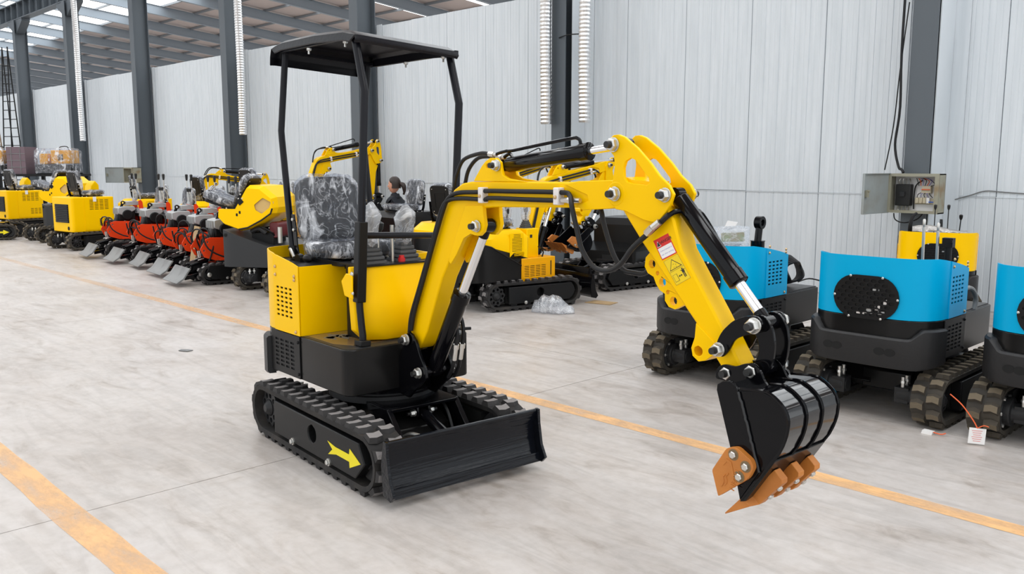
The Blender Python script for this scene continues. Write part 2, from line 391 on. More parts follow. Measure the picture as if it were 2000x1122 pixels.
for i in range(47):
    for src, z in ((lo, 0.004), (hi, 1.238)):
        o = src if i == 0 else src.copy()
        if i: COL.objects.link(o)
        o.location = (1.9 - PW * (i + 1), WY + random.uniform(-.003, .003), z + (random.uniform(-.008, .008) if z > 1 else 0))
# thin conduit / seam rail along the wall joint
struct(MB().box((-21.6, WY - 0.004, 1.232), (46.4, 0.010, 0.008)).build('trim_wall_seam', 'wall', smooth=0))
wl = MB().box((-46.2, 8, 2.3), (0.1, 36, 4.6)).build('wall_left', 'wall', smooth=0); struct(wl); struct(MB().box((-109, 8, 4), (0.1, 60, 8)).build('wall_far', 'wall', smooth=0))
for z in (1.1, 2.2, 3.3): MB().box((-46.1, 8, z), (0.12, 36, 0.08)).build('wall_girt', 'purlin', wl, smooth=0)

CX = [-3.77, -9.02, -14.28, -19.53, -24.78, -30.03, -35.28]
def roof_z(y): return 7.4 - 0.1 * (y - 10)
struct(MB().box((CX[0] + 0.141, 10.03, 2.1), (0.010, 0.40, 4.2)).build('trim_column_flashing', 'wall', smooth=0))
struct(MB().box((CX[1] + 0.141, 10.08, 2.1), (0.010, 0.30, 4.2)).build('trim_column_flashing', 'wall', smooth=0))
for i, x in enumerate(CX):
    c = struct(MB().box((x, 10.0, 3.3), (0.012, 0.40, 6.6)).build('trim_column', 'column', smooth=0))
    for y in (9.80, 10.20): MB().box((x, y, 3.3), (0.27, 0.014, 6.6)).build('column_flange', 'column', c, smooth=0)
    MB().box((x, 9.8, 0.01), (0.4, 0.3, 0.02)).build('base_plate', 'column', c)
    struct(MB().box((x + 0.22, WY - 0.012, 2.1), (0.16, 0.01, 4.2)).build('trim_column_flashing', 'wall', smooth=0))
# roof of the bay behind the wall and over the hall
ceil = MB(); ceil.add([(-110, -3, roof_z(-3) + .26), (12, -3, roof_z(-3) + .26), (12, -2.9, roof_z(-2.9) + .26), (-110, -2.9, roof_z(-2.9) + .26)], [(0, 1, 2, 3)])
ceil = ceil.build('ceiling', 'roofpanel', smooth=0); struct(ceil)
def roof_strip(x0, x1, y0, y1, m, name, dz=0.25):
    q = MB(); q.add([(x0, y0, roof_z(y0) + dz), (x1, y0, roof_z(y0) + dz), (x1, y1, roof_z(y1) + dz), (x0, y1, roof_z(y1) + dz)], [(0, 1, 2, 3)])
    return q.build(name, m, ceil, smooth=0)
RX = [-32.3 + 3.03 * k for k in range(-25, 15)]
bands = [(-3, 0.0, 'roofpanel'), (0.0, 5.5, 'panels'), (5.5, 8.6, 'roofpanel'), (8.6, 13.95, 'skylight'), (13.95, 28, 'roofpanel')]
for y0, y1, m in bands:
    if m == 'panels':
        for k in range(14, len(RX) - 1):
            xa, xb = RX[k], RX[k + 1]; xm = (xa + xb) / 2
            roof_strip(xa, xm - .5, y0, y1, 'roofpanel', 'roof_sheet'); roof_strip(xm + .5, xb, y0, y1, 'roofpanel', 'roof_sheet'); roof_strip(xm - .5, xm + .5, y0, y1, 'skypanel', 'roof_skylight')
        roof_strip(-110, RX[14], y0, y1, 'roofpanel', 'roof_sheet'); continue
    if m == 'skylight': roof_strip(-110, 12, y0, y1, m, 'roof_skylight')
    elif y0 < 13: roof_strip(-110, 12, y0, y1, m, 'roof_sheet')
    else:
        for k in range(len(RX) - 1):
            roof_strip(RX[k], RX[k + 1] - 1.5, y0, y1, m, 'roof_sheet'); roof_strip(RX[k + 1] - 1.0, RX[k + 1], y0, y1, m, 'roof_sheet')
            roof_strip(RX[k + 1] - 1.5, RX[k + 1] - 1.0, y0, y1, 'skylight', 'roof_skylight')
for y in [13.95 + 1.2 * k for k in range(12)] + [10.2, 11.4, 12.7]:
    MB().box((-49, y, roof_z(y) + 0.20), (122, 0.05, 0.07)).build('purlin', 'purlin', ceil, smooth=0)
sl = Matrix.Rotation(math.atan(-0.1), 3, 'X')
for x in RX:
    q = MB(); y0, y1 = -3, 28; L = (y1 - y0)
    rz = roof_z((y0 + y1) / 2)
    q.box((x, (y0 + y1) / 2, rz + 0.02), (0.012, L, 0.32), sl); q.box((x, (y0 + y1) / 2, rz - 0.14), (0.13, L, 0.012), sl); q.box((x, (y0 + y1) / 2, rz + 0.18), (0.13, L, 0.012), sl)
    q.build('rafter', 'rafter', ceil, smooth=0)
# crane runway beam sitting on the column heads
cb = MB(); cb.box((-20, 10.0, 6.62), (56, 0.30, 0.03)); cb.box((-20, 10.0, 7.16), (56, 0.34, 0.03)); cb.box((-20, 10.0, 6.89), (56, 0.03, 0.52))
cb = struct(cb.build('trim_crane_beam', 'column', smooth=0))
for k in range(56): MB().box((-46 + 0.7 * k, 9.92, 6.89), (0.03, 0.16, 0.5)).build('stiffener', 'column', cb, smooth=0)
for x in CX:
    q = MB(); q.prism([(x - .8, 6.6), (x + .8, 6.6), (x + .8, 6.5), (x + .14, 6.15), (x - .14, 6.15), (x - .8, 6.5)], 9.86, 10.14, 'y'); q.build('crane_bracket', 'column', cb, smooth=0)
# ------------------------------------------------------------------ excavator parts (local frame: x forward, y left, z up; origin on the floor under the machine's centre)
def track_path(L=1.53, h=0.31, cx=0.0, n=120, off=0.0):
    """Closed loop (x, z, angle) of a rubber belt's centre line."""
    r = h / 2 - off; xf, xr = cx + L / 2 - h / 2, cx - L / 2 + h / 2; zc = h / 2
    st = xf - xr; per = 2 * st + 2 * pi * r; out = []
    for i in range(n):
        d = per * i / n
        if d < st: out.append((xr + d, zc + r, 0.0))
        elif d < st + pi * r:
            a = (d - st) / r; out.append((xf + r * sin(a), zc + r * cos(a), a))
        elif d < 2 * st + pi * r: out.append((xf - (d - st - pi * r), zc - r, pi))
        else:
            a = (d - 2 * st - pi * r) / r; out.append((xr - r * sin(a), zc - r * cos(a), pi + a))
    return out

LUG = {}
def lug_mesh(m, w):
    key = (m, w)
    if key not in LUG:
        q = MB(); a, b, hgt = 0.031, 0.019, 0.026
        q.loft([[(-a, -w / 2, 0), (a, -w / 2, 0), (a + .012, 0, 0), (a, w / 2, 0), (-a, w / 2, 0), (-a + .012, 0, 0)],
                [(-b, -w / 2 + .004, hgt), (b, -w / 2 + .004, hgt), (b + .008, 0, hgt), (b, w / 2 - .004, hgt), (-b, w / 2 - .004, hgt), (-b + .008, 0, hgt)]])
        LUG[key] = (q.v, q.f)
    return LUG[key]
LUGDATA = {}
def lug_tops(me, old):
    me.materials.append(M['lugdustsheen' if old else 'lugsheen'])
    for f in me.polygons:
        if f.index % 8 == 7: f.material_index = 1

def make_track(root, side, mtx, detail, old=False, yc=0.385, w=0.18, L=1.53, H=0.335, name='rubber_track', arrow=False, pitch=0.102, plain=False):
    rub, lugm = ('rubberold', 'lugold') if old else ('rubber', 'lugtop')
    y0, y1 = side * yc - w / 2, side * yc + w / 2
    lh = 0.026; pts = track_path(L - 2 * lh, H - 2 * lh, n=72)
    q = MB(mtx); zc = lh
    rings = []
    for x, z, a in pts:
        z += zc; nx, nz = sin(a), cos(a); th = 0.026
        rings.append([(x, y0, z), (x, y1, z), (x - nx * th, y1 - 0.004, z - nz * th), (x - nx * th, y0 + 0.004, z - nz * th)])
    rings.append(rings[0]); q.loft(rings, cap=False)
    belt = q.build(name, rub, root, smooth=50)
    lp = track_path(L - 2 * lh, H - 2 * lh, n=round(2 * (L - H + pi * H / 2) / pitch))
    lw = w * 0.44
    if detail:
        key = (lugm, lw)
        if key not in LUGDATA:
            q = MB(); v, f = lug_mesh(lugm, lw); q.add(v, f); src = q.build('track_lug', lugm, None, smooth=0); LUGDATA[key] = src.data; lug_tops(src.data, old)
            bpy.data.objects.remove(src)
        for i, (x, z, a) in enumerate(lp):
            for row, dy in ((0, -w * 0.26), (1, w * 0.26)):
                xx, zz, aa = (x, z, a) if row == 0 else lp_half(lp, i)
                o = bpy.data.objects.new('track_lug', LUGDATA[key]); COL.objects.link(o); o.parent = belt
                o.matrix_local = mtx @ T(xx, side * yc + dy, zz + zc) @ Matrix.Rotation(aa, 4, 'Y')
    else:
        q = MB(); v, f = lug_mesh(lugm, lw)
        for i, (x, z, a) in enumerate(lp):
            for row, dy in ((0, -w * 0.26), (1, w * 0.26)):
                xx, zz, aa = (x, z, a) if row == 0 else lp_half(lp, i)
                q.m = mtx @ T(xx, side * yc + dy, zz + zc) @ Matrix.Rotation(aa, 4, 'Y'); q.add(v, f)
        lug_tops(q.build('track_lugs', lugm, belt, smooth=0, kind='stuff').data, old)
    # frame between the wheels
    yo = side * (yc + w / 2); s = side
    k = L / 1.56
    fr = MB(mtx); prof = [(-.42 * k, .075), (.56 * k, .075), (.66 * k, .17), (.60 * k, .262), (-.42 * k, .262)]
    fr.prism(prof, yo - s * 0.06, yo + s * 0.004, 'y', [circ(.08 * k, .185, .048, 14)] if not plain else [])
    fo = fr.build('track_frame', 'satin', root, 0.006)
    inn = MB(mtx); inn.prism([(-.42 * k, .085), (.5 * k, .085), (.5 * k, .25), (-.42 * k, .25)], yo - s * 0.15, yo - s * 0.062, 'y'); inn.build('frame_core', 'dark', fo)
    for x in (-.16, .28):
        b = MB(mtx); b.cyl((x * k, yo, .085), (x * k, yo + s * .012, .085), .02, 14); nut(b, (x * k, yo + s * .012, .085), (0, s, 0), .014, .012); b.build('roller_bolt', 'zinc', fo)
    r = MB(mtx)
    for x in (-.32, -.1, .12, .34):
        r.cyl((x * k, yo - s * .03, .072), (x * k, yo - s * .15, .072), .042, 16)
    for x in (-.32, -.1, .12, .34):
        pass
    r.build('track_rollers', 'cast', fo, kind='stuff')
    # sprocket (rear) with lightening holes and idler (front)
    cx = .0; rr = H / 2 - lh * 2 - 0.006; xr, xf = cx - L / 2 + H / 2, cx + L / 2 - H / 2
    holes = []
    for i in range(9):
        a = 2 * pi * i / 9; holes.append([(p[0], p[1]) for p in circ(xr + cos(a) * rr * .68, H / 2 + sin(a) * rr * .68, rr * .15, 8)])
    sp = MB(mtx); teeth = []
    for i in range(36):
        a = 2 * pi * i / 36; q_ = rr * (1.0 if i % 4 < 2 else .86); teeth.append((xr + cos(a) * q_, H / 2 + sin(a) * q_))
    sp.prism(teeth, yo - s * .05, yo - s * .075, 'y', holes)
    so = sp.build('sprocket', 'cast', root)
    hub = MB(mtx); hub.lathe((xr, yo - s * .075, H / 2), (0, s, 0), [(0, rr * .45), (.03, rr * .45), (.04, rr * .36), (.055, rr * .2)], 18); hub.build('sprocket_hub', 'cast', so)
    idl = MB(mtx); idl.lathe((xf, yo - s * .15, H / 2), (0, s, 0), [(0, rr * .9), (.03, rr), (.075, rr), (.1, rr * .9), (.1, rr * .4), (.115, rr * .34)], 22); idl.build('idler_wheel', 'cast', root)
    # travel motor on the inner side of the sprocket
    yi = side * (yc - w / 2)
    mo = MB(mtx); mo.lathe((xr, yi + s * .10, H / 2), (0, -s, 0), [(0, .105), (.085, .105), (.09, .085), (.13, .085), (.135, .06), (.22, .055), (.24, .035)], 18)
    mo.box((xr + .0, yi - s * .09, H / 2 + .0), (.10, .09, .10))
    mob = mo.build('travel_motor', 'cast', root, 0.004)
    for a in range(0, 360, 60):
        b = MB(mtx); nut(b, (xr + .092 * cos(R_(a)), yi + s * .012, H / 2 + .092 * sin(R_(a))), (0, -s, 0), .011, .012); b.build('flange_bolt', 'zinc', mob)
    for dx in (-.03, .03):
        b = MB(mtx); b.cyl((xr + dx, yi - s * .09, H / 2 + .05), (xr + dx, yi - s * .09, H / 2 + .115), .012, 10); nut(b, (xr + dx, yi - s * .09, H / 2 + .075), (0, 0, 1), .017, .018); b.build('hose_fitting', 'zinc', mob)
    if arrow:
        ar = MB(mtx); pr = [(.268, .196), (.355, .184), (.505, .184), (.512, .215), (.622, .165), (.508, .116), (.505, .147), (.365, .147), (.272, .126), (.322, .163)]
        pr = [(x * k, z - .0) for x, z in pr]
        ar.prism(pr, yo + s * .0042, yo + s * .0055, 'y'); ar.build('arrow_decal', 'arrowyellow', fo, label='yellow arrow sticker pointing forward')
    return belt

def lp_half(lp, i):
    a, b = lp[i], lp[(i + 1) % len(lp)]; aa = b[2] if b[2] >= a[2] else b[2] + 2 * pi
    return ((a[0] + b[0]) / 2, (a[1] + b[1]) / 2, (a[2] + aa) / 2)

def undercarriage(root, mtx=I4, detail=False, old=False, arrow=False, blade=True, bladem='blade', L=1.53):
    for s in (-1, 1): make_track(root, s, mtx, detail, old, arrow=arrow and s == -1, L=L)
    q = MB(mtx); q.prism([(-.38, .12), (.42, .12), (.42, .22), (.24, .33), (-.28, .33), (-.38, .24)], -.16, .16, 'y')
    for sx in (-1, 1):
        for sy in (-1, 1):
            q.prism([(sx * .10, .31), (sx * .26, .31), (sx * .40, .16), (sx * .28, .10)], sy * .10, sy * .31, 'y')
    q.box((0, 0, .16), (.34, .62, .1))
    ca = q.build('carbody', 'blackbody', root, 0.006)
    q = MB(mtx); q.prism([(.12, .345), (.42, .345), (.56, .19), (.56, .15), (.12, .15)], -.22, -.19, 'y'); q.prism([(.12, .345), (.42, .345), (.56, .19), (.56, .15), (.12, .15)], .19, .22, 'y')
    q.box((.28, 0, .338), (.32, .40, .016)); q.build('blade_mount', 'black', ca, 0.003)
    q = MB(mtx); q.lathe((0, 0, .33), (0, 0, 1), [(0, .30), (.035, .30), (.035, .27), (.09, .27)], 36); q.build('slew_ring', 'cast', root)
    if blade:
        q = MB(mtx); pr = [(.815, .312), (.79, .25), (.79, .17), (.81, .10), (.845, .05)]
        prof = pr + [(x - .014, z) for x, z in reversed(pr)]
        q.prism(prof, -.455, .455, 'y'); bl = q.build('dozer_blade', bladem, root, smooth=60)
        for s in (-1, 1):
            e = MB(mtx); e.prism([(.80, .325), (.825, .322), (.83, .25), (.85, .14), (.885, .075), (.855, .045), (.79, .06), (.775, .2)], s * .455 - .008, s * .455 + .008, 'y'); e.build('end_plate', bladem, bl, 0.002)
        e = MB(mtx); e.tube([(.808, -.45, .314), (.808, .45, .314)], .010, 8); e.build('top_edge', bladem, bl)
        e = MB(mtx); e.prism([(.842, .052), (.848, .048), (.838, .095), (.832, .095)], -.45, .45, 'y'); e.build('cutting_edge', bladem, bl)
        a = MB(mtx)
        for s in (-1, 1): a.prism([(.40, .10), (.772, .09), (.772, .17), (.40, .18)], s * .17 - .02, s * .17 + .02, 'y')
        a.build('blade_arms', 'black', bl, 0.004)
        c = MB(mtx); c.cyl((.44, -.0, .285), (.66, .0, .21), .031, 16); c.cyl((.66, 0, .21), (.77, 0, .175), .017, 12); c.cyl((.40, 0, .298), (.45, 0, .282), .022, 12); cy = c.build('blade_cylinder', 'black', root)
        c = MB(mtx)
        for s in (-1, 1): c.prism([(.36, .335), (.42, .335), (.43, .28), (.40, .265), (.37, .29)], s * .035 - .006, s * .035 + .006, 'y')
        c.build('cylinder_lug', 'black', cy, 0.002)
        pin(cy, .405, .297, -.045, .045, mtx, .016)
        c = MB(mtx); c.tube([(.62, -.06, .195), (.56, -.10, .215), (.50, -.13, .22), (.44, -.16, .18), (.38, -.19, .12)], .011, 8, 4); c.build('armoured_hose', 'zinc', cy)
        c = MB(mtx); c.tube([(.30, .10, .31), (.35, .14, .33), (.42, .15, .28), (.5, .14, .16)], .009, 8, 4); c.build('hydraulic_hose', 'hose', cy)

def slots(x0, z0, nx, nz, dx, dz, w, h, skew=0.0):
    out = []
    for i in range(nx):
        for j in range(nz):
            x, z = x0 + i * dx + (skew * j), z0 + j * dz
            out.append([(x, z), (x + w * .5, z - h * .06), (x + w, z), (x + w, z + h), (x + w * .5, z + h * 1.06), (x, z + h)])
    return out

# outline of the upper structure seen from above (half width .395)
HW = 0.395
def plan(front=.30, rear=-.76, rf=.07, rr=.26, inset=0.0, n=7):
    return rounded([(front - inset, -HW + inset), (front - inset, HW - inset), (rear + inset, HW - inset), (rear + inset, -HW + inset)], [rf, rf, rr, rr], n)

def bolt(parent, p, ax, m='zinc', r=.011, name='bolt'):
    q = MB(); q.lathe(p, ax, [(0, r), (.004, r), (.0055, r * .8), (.009, r * .55)], 10); return q.build(name, m, parent)

def base_body(root, deckm='darkgrey', vent=True, guard=True, front=.30):
    q = MB(); pl = plan(front); q.prism(pl, .412, .655, 'z'); b = q.build('base_body', 'blackbody', root, 0.006)
    q = MB(); q.prism(plan(front, inset=.012), .655, .6565, 'z'); q.build('deck', deckm, b)
    if vent:
        q = MB(); q.prism([(-.55, .415), (-.205, .415), (-.205, .652), (-.55, .652)], -HW - .001, -HW - .007, 'y', slots(-.50, .455, 4, 7, .062, .024, .042, .011))
        v = q.build('side_vent', 'satin', b, 0.0015)
        q = MB(); q.box((-.38, -HW - .0006, .535), (.29, .001, .2)); q.build('vent_backing', 'dark', v, smooth=0)
        for z in (.44, .62): bolt(v, (-.222, -HW - .007, z), (0, -1, 0), 'satin', .009)
    q = MB(); q.lathe((0, 0, .385), (0, 0, 1), [(0, .31), (.03, .31)], 36); q.build('slew_plate', 'black', root)
    if guard:   # cast counterweight guard wrapping the tail, lower in the middle
        pts = [p for p in plan(front, inset=-.03) if p[0] < -.60]
        ii = min(range(len(pts)), key=lambda k: (pts[k][1] < 0, -pts[k][0])) if pts else 0
        pts = sorted(pts, key=lambda p: math.atan2(p[1], p[0] + .3) % (2 * pi))
        pts = [(-.57, HW + .03)] + pts + [(-.57, -HW - .03)]
        n = len(pts); rings = []
        # arc-length resample
        d = [0]
        for a, c in zip(pts, pts[1:]): d.append(d[-1] + math.hypot(c[0] - a[0], c[1] - a[1]))
        def at(t):
            t *= d[-1]
            for k in range(n - 1):
                if d[k + 1] >= t:
                    f = (t - d[k]) / max(1e-6, d[k + 1] - d[k]); return (pts[k][0] + (pts[k + 1][0] - pts[k][0]) * f, pts[k][1] + (pts[k + 1][1] - pts[k][1]) * f)
            return pts[-1]
        N = 56
        for i in range(N + 1):
            t = i / N; x, y = at(t); x2, y2 = at(min(1, t + .01)); x1, y1 = at(max(0, t - .01)); tx, ty = x2 - x1, y2 - y1; l = math.hypot(tx, ty); nx, ny = ty / l, -tx / l
            if nx * (x + .3) + ny * y < 0: nx, ny = -nx, -ny
            u = abs(t - .5) * 2; top = .545 + .062 * max(0, min(1, (u - .52) / .14)) ; bot = .355 + .03 * max(0, (u - .6) / .4)
            rings.append([(x, y, bot + .015), (x - nx * .012, y - ny * .012, bot), (x - nx * .05, y - ny * .05, bot), (x - nx * .05, y - ny * .05, top), (x - nx * .012, y - ny * .012, top), (x, y, top - .012)])
        q = MB(); q.loft(rings); g = q.build('tail_guard', 'cast', root, smooth=40)
        for t in (.30, .355, .60, .66):
            x, y = at(t); x2, y2 = at(t + .01); tx, ty = x2 - x, y2 - y; l = math.hypot(tx, ty); tx, ty = tx / l, ty / l; nx, ny = ty, -tx
            if nx * (x + .3) + ny * y < 0: nx, ny = -nx, -ny
            q = MB()
            rg = []
            for rr, dd in ((.033, .001), (.030, .0005)):
                rg.append([(x + nx * (.002) + tx * cos(a) * rr, y + ny * (.002) + ty * cos(a) * rr, .455 + sin(a) * rr * .72) for a in [2 * pi * k / 16 for k in range(16)]])
            rg = rg[:1] + [[(x - nx * .012 + tx * cos(a) * .02, y - ny * .012 + ty * cos(a) * .02, .452 + sin(a) * .014) for a in [2 * pi * k / 16 for k in range(16)]]]
            q.loft(rg); q.build('light_recess', 'dark', g, smooth=0)
    return b

def rear_hood(root, m, z1=1.045, gz=.85, rise=.065, grille=True, front=-.20, vents=True, z0=.657, bolts=True, boltm='brass'):
    """Curved engine hood over the tail: side panels, oval grille at the back, flat front wall."""
    pl = [p for p in plan(.30)]
    pts = [p for p in pl if p[0] < -.30]; pts = sorted(pts, key=lambda p: math.atan2(p[1], p[0] + .3) % (2 * pi))
    pts = [(front, HW)] + pts + [(front, -HW)]
    def ztop(x): return z1 + rise * max(0, min(1, (front - x) / .42)) ** .8
    hx = -.76
    # skip the flat tail part: built as its own panel with the oval opening
    q = MB(); th = .006
    gy = .235
    left = [p for p in pts if p[1] > 0]; right = [p for p in pts if p[1] <= 0]
    def shell(seq):
        rings = []
        for i, (x, y) in enumerate(seq):
            a = seq[max(i - 1, 0)]; b = seq[min(i + 1, len(seq) - 1)]; tx, ty = b[0] - a[0], b[1] - a[1]; l = math.hypot(tx, ty); nx, ny = ty / l, -tx / l
            if nx * (x + .3) + ny * y < 0: nx, ny = -nx, -ny
            zt = ztop(x); rings.append([(x, y, z0), (x, y, zt), (x - nx * th, y - ny * th, zt), (x - nx * th, y - ny * th, z0)])
        q2 = MB(); q2.loft(rings); return q2
    L1 = left + [(hx, HW - .26)]; L1 = [p for i, p in enumerate(L1) if i == 0 or math.hypot(p[0] - L1[i - 1][0], p[1] - L1[i - 1][1]) > 1e-4]
    hood = shell(L1).build('engine_hood', m, root, smooth=40)
    # right side: curved corner, then a flat panel with slots
    R1 = [(hx, -HW + .26)] + [p for p in right if p[0] < -.5]; R1 = [p for i, p in enumerate(R1) if i == 0 or math.hypot(p[0] - R1[i - 1][0], p[1] - R1[i - 1][1]) > 1e-4]
    R1 = R1 + [(-.50, -HW)]
    shell(R1).build('hood_corner', m, hood, smooth=40)
    sp = MB(); zt = [(x, ztop(x)) for x in (-.5, -.44, -.38, -.32, -.26, front)]
    prof = [(-.5, z0), (front, z0)] + list(reversed(zt))
    hl = slots(-.47, .745, 4, 7, .052, .026, .034, .011) if vents else []
    sp.prism(prof, -HW, -HW - .006, 'y', hl); s_ = sp.build('side_panel', m, hood, 0.0012)
    if vents:
        bk = MB(); bk.box((-.365, -HW + .004, .83), (.27, .002, .24)); bk.build('panel_backing', 'dark', s_, smooth=0)
    if bolts:
        for x, z in ((-.47, 1.02), (-.47, .975), (front - .04, .985), (front - .04, .965), (front - .04, .675)):
            bolt(s_, (x, -HW - .006, z), (0, -1, 0), boltm, .010)
    # tail panel with oval opening
    tp = MB(); zz = ztop(hx); yv = HW - .26
    w_ = .135
    tpl = [(-w_, z0), (w_, z0), (w_, zz), (-w_, zz)]
    if grille:
        # the tail is gently crowned, so the oval sits proud of it on a raised ring
        tp.prism(tpl, hx, hx + .006, 'x'); tp_ = tp.build('tail_panel', m, hood)
        g = MB(); hs = []
        for j in range(9):
            zrow = gz - .105 + j * .0262
            for i in range(-5, 6):
                yc = i * .046 + (.023 if j % 2 else 0)
                hw, hh = .0185, .0095
                ok = True
                for yy in (yc - hw, yc + hw):
                    dy = max(0, abs(yy) - .075); dz = zrow - gz
                    if (dy / .115) ** 2 + (dz / .122) ** 2 > .92: ok = False
                if ok: hs.append(stadium(yc, zrow, hw, hh, 4))
        g.prism(stadium(0, gz, .205, .135, 14), hx - .010, hx - .004, 'x', hs); gr = g.build('oval_grille', 'satin', tp_, smooth=0)
        bk = MB(); bk.prism(stadium(0, gz, .196, .126, 14), hx - .0035, hx - .001, 'x'); bk.build('grille_backing', 'dark', gr, smooth=0)
        for k, (yy, dz, sy, sz) in enumerate(((-.02, -.085, .05, .03), (-.075, -.06, .03, .03), (-.10, -.09, .04, .02), (.03, -.10, .05, .015), (-.06, .05, .04, .012), (-.12, -.02, .02, .03))):  # pale patches added for the bright floor seen through the slots
            w_ = MB(); w_.box((hx - .0040, yy, gz + dz), (.0006, sy, sz)); w_.build('see_through_patch', 'enginegrey' if k % 2 == 0 else 'white', gr, smooth=0)
        fan = MB(); fan.cyl((hx - .0045, .01, gz), (hx - .0060, .01, gz), .022, 14); fan.build('fan_hub', 'dark', gr)
        for yy, z in ((-.10, gz + .127), (.10, gz + .127), (-.197, gz), (.197, gz), (-.1, gz - .127), (.1, gz - .127)):
            bolt(gr, (hx - .010, yy, z), (-1, 0, 0), 'zinc', .008)
    else:
        tp.prism(tpl, hx, hx + .006, 'x'); tp.build('tail_panel', m, hood)
    # flat front wall of the engine box and the black top plate
    fw_ = MB(); fw_.prism([(-HW + .003, z0), (HW - .003, z0), (HW - .003, z1 - .002), (-HW + .003, z1 - .002)], front - .006, front, 'x'); fw_.build('engine_box_front', m, hood)
    tpn = MB(); tpn.prism([(p[0], p[1]) for p in plan(.30, inset=.008) if p[0] < -.21] and sorted([(min(p[0], front - .002), p[1]) for p in plan(.30, inset=.008)], key=lambda p: math.atan2(p[1], p[0] + .45)), z1 - .012, z1 - .004, 'z'); tpn.build('engine_top_plate', 'satin', hood)
    return hood

def seat(root, x, y, z, rz=0, tilt=0, recline=8, wrap=True, mtx=None, name='operator_seat', W=.385):
    """Wrapped black suspension seat: cushion, backrest, steel side brackets, plastic film."""
    mt = (mtx if mtx is not None else DEF[0]) @ T(x, y, z) @ RZ(rz) @ Matrix.Rotation(R_(-tilt), 4, 'Y')
    w = W / 2
    def pad(name, prof, m, par, grow=0.0, crease=0.0, sd=1, seg=(16, 14)):
        # prof(u,v) -> centre surface; a soft pad lofted as superellipse
        pass
    c = MB(mt)
    rings = []
    for t, (dz, sc) in enumerate([(0.0, .80), (.012, .95), (.035, 1.0), (.062, 1.0), (.078, .96), (.086, .86)]):
        rings.append([(px * sc + (.2 * (1 - sc)), py * sc, dz + (.012 if px > .36 else 0)) for px, py in rrect(-.02, -w, .42, w, .075, 5)])
    c.loft(rings); cu = c.build('cushion', 'vinyl', root, smooth=60)
    mb = mt @ T(-.01, 0, .07) @ Matrix.Rotation(R_(-recline), 4, 'Y')
    b = MB(mb); rings = []
    for dx, sc in [(-.055, .86), (-.045, .97), (0, 1.0), (.02, .97), (.032, .86)]:
        rings.append([(dx + .02 * cos(3 * py) * 0, py * (1 + (sc - 1)), .20 + (pz - .20) * sc) for py, pz in rrect(-w, .01, w, .39, .085, 6)])
    b.loft(rings); bk = b.build('backrest', 'vinyl', root, smooth=60)
    i = MB(mb); i.loft([[(.033, py, pz) for py, pz in rrect(-w + .075, .06, w - .075, .31, .02, 4)], [(.038, py, pz) for py, pz in rrect(-w + .085, .07, w - .085, .30, .02, 4)]]); i.build('backrest_inset', 'vinyl', bk)
    k = MB(mb); k.prism(rrect(-w + .015, .02, w - .015, .38, .07, 6), -.064, -.054, 'x'); bs = k.build('back_shell', 'satin', bk, 0.003)
    k = MB(mb); k.prism(rrect(-w + .09, .09, w - .09, .30, .02, 4), -.068, -.062, 'x', [rrect(-w + .105, .105, w - .105, .285, .015, 4)]); k.build('shell_rib', 'satin', bs)
    for yy in (-w + .06, w - .06):
        for zz in (.06, .335):
            q = MB(mb); q.ball((-.065, yy, zz), .006, 8, 5); q.build('shell_bolt', 'zinc', bs)
    for s in (-1, 1):
        a = MB(mt); pts = [(.10, -.03), (.02, -.045), (-.06, -.02), (-.085, .05), (-.10, .16), (-.11, .24), (-.075, .24), (-.055, .16), (-.045, .06), (-.03, .015), (.10, .0)]
        a.prism(pts, s * (w + .004), s * (w + .012), 'y'); br = a.build('seat_bracket', 'black', root, 0.002)
        for bx, bz in ((.05, -.015), (-.03, -.01), (-.075, .15), (-.085, .21)):
            q = MB(mt); q.lathe((bx, s * (w + .012), bz), (0, s, 0), [(0, .010), (.008, .010), (.011, .006)], 8); q.build('bracket_bolt', 'zinc', br)
    u = MB(mt); u.prism(rrect(-.03, -w + .02, .40, w - .02, .05, 4), -.03, 0.001, 'z'); u.build('seat_pan', 'satin', root, 0.004)
    if wrap:
        rnd = random.Random(int(abs(x * 977 + y * 131 + rz) * 10))
        for nm, base, mm, par in (('cushion_film', 'c', mt, cu), ('backrest_film', 'b', mb, bk)):
            q = MB(mm); rings = []
            K = 40
            def jit(a=0.005): return rnd.uniform(-a, a)
            if base == 'c':
                lv = [(.0, .9), (.01, 1.01), (.04, 1.03), (.07, 1.03), (.088, .99), (.096, .9), (.098, .75), (.097, .55), (.097, .3), (.096, .08)]
                pr = resample(rrect(-.03, -w - .006, .43, w + .006, .08, 6), K)
                for dz, sc in lv: rings.append([(.2 + (px - .2) * sc + jit(), py * sc + jit(), dz + jit(.004) + (.012 if px > .3 else 0)) for px, py in pr])
            else:
                lv = [(-.06, .9), (-.05, 1.0), (0, 1.03), (.025, 1.01), (.038, .93), (.042, .8), (.044, .62), (.044, .42), (.044, .2), (.043, .06)]
                pr = resample(rrect(-w - .006, .0, w + .006, .40, .09, 6), K)
                for dx, sc in lv: rings.append([(dx + jit(.006), py * sc + jit(.004), .20 + (pz - .20) * sc + jit(.004)) for py, pz in pr])
            q.loft(rings); q.build(nm, 'seatfilm', par, smooth=80, label='clear crinkled plastic film')
    return cu

def resample(pts, n):
    p = list(pts) + [pts[0]]; d = [0]
    for a, b in zip(p, p[1:]): d.append(d[-1] + math.hypot(b[0] - a[0], b[1] - a[1]))
    out = []; k = 0
    for i in range(n):
        t = d[-1] * i / n
        while d[k + 1] < t: k += 1
        f = (t - d[k]) / max(1e-9, d[k + 1] - d[k]); out.append((p[k][0] + (p[k + 1][0] - p[k][0]) * f, p[k][1] + (p[k + 1][1] - p[k][1]) * f))
    return out

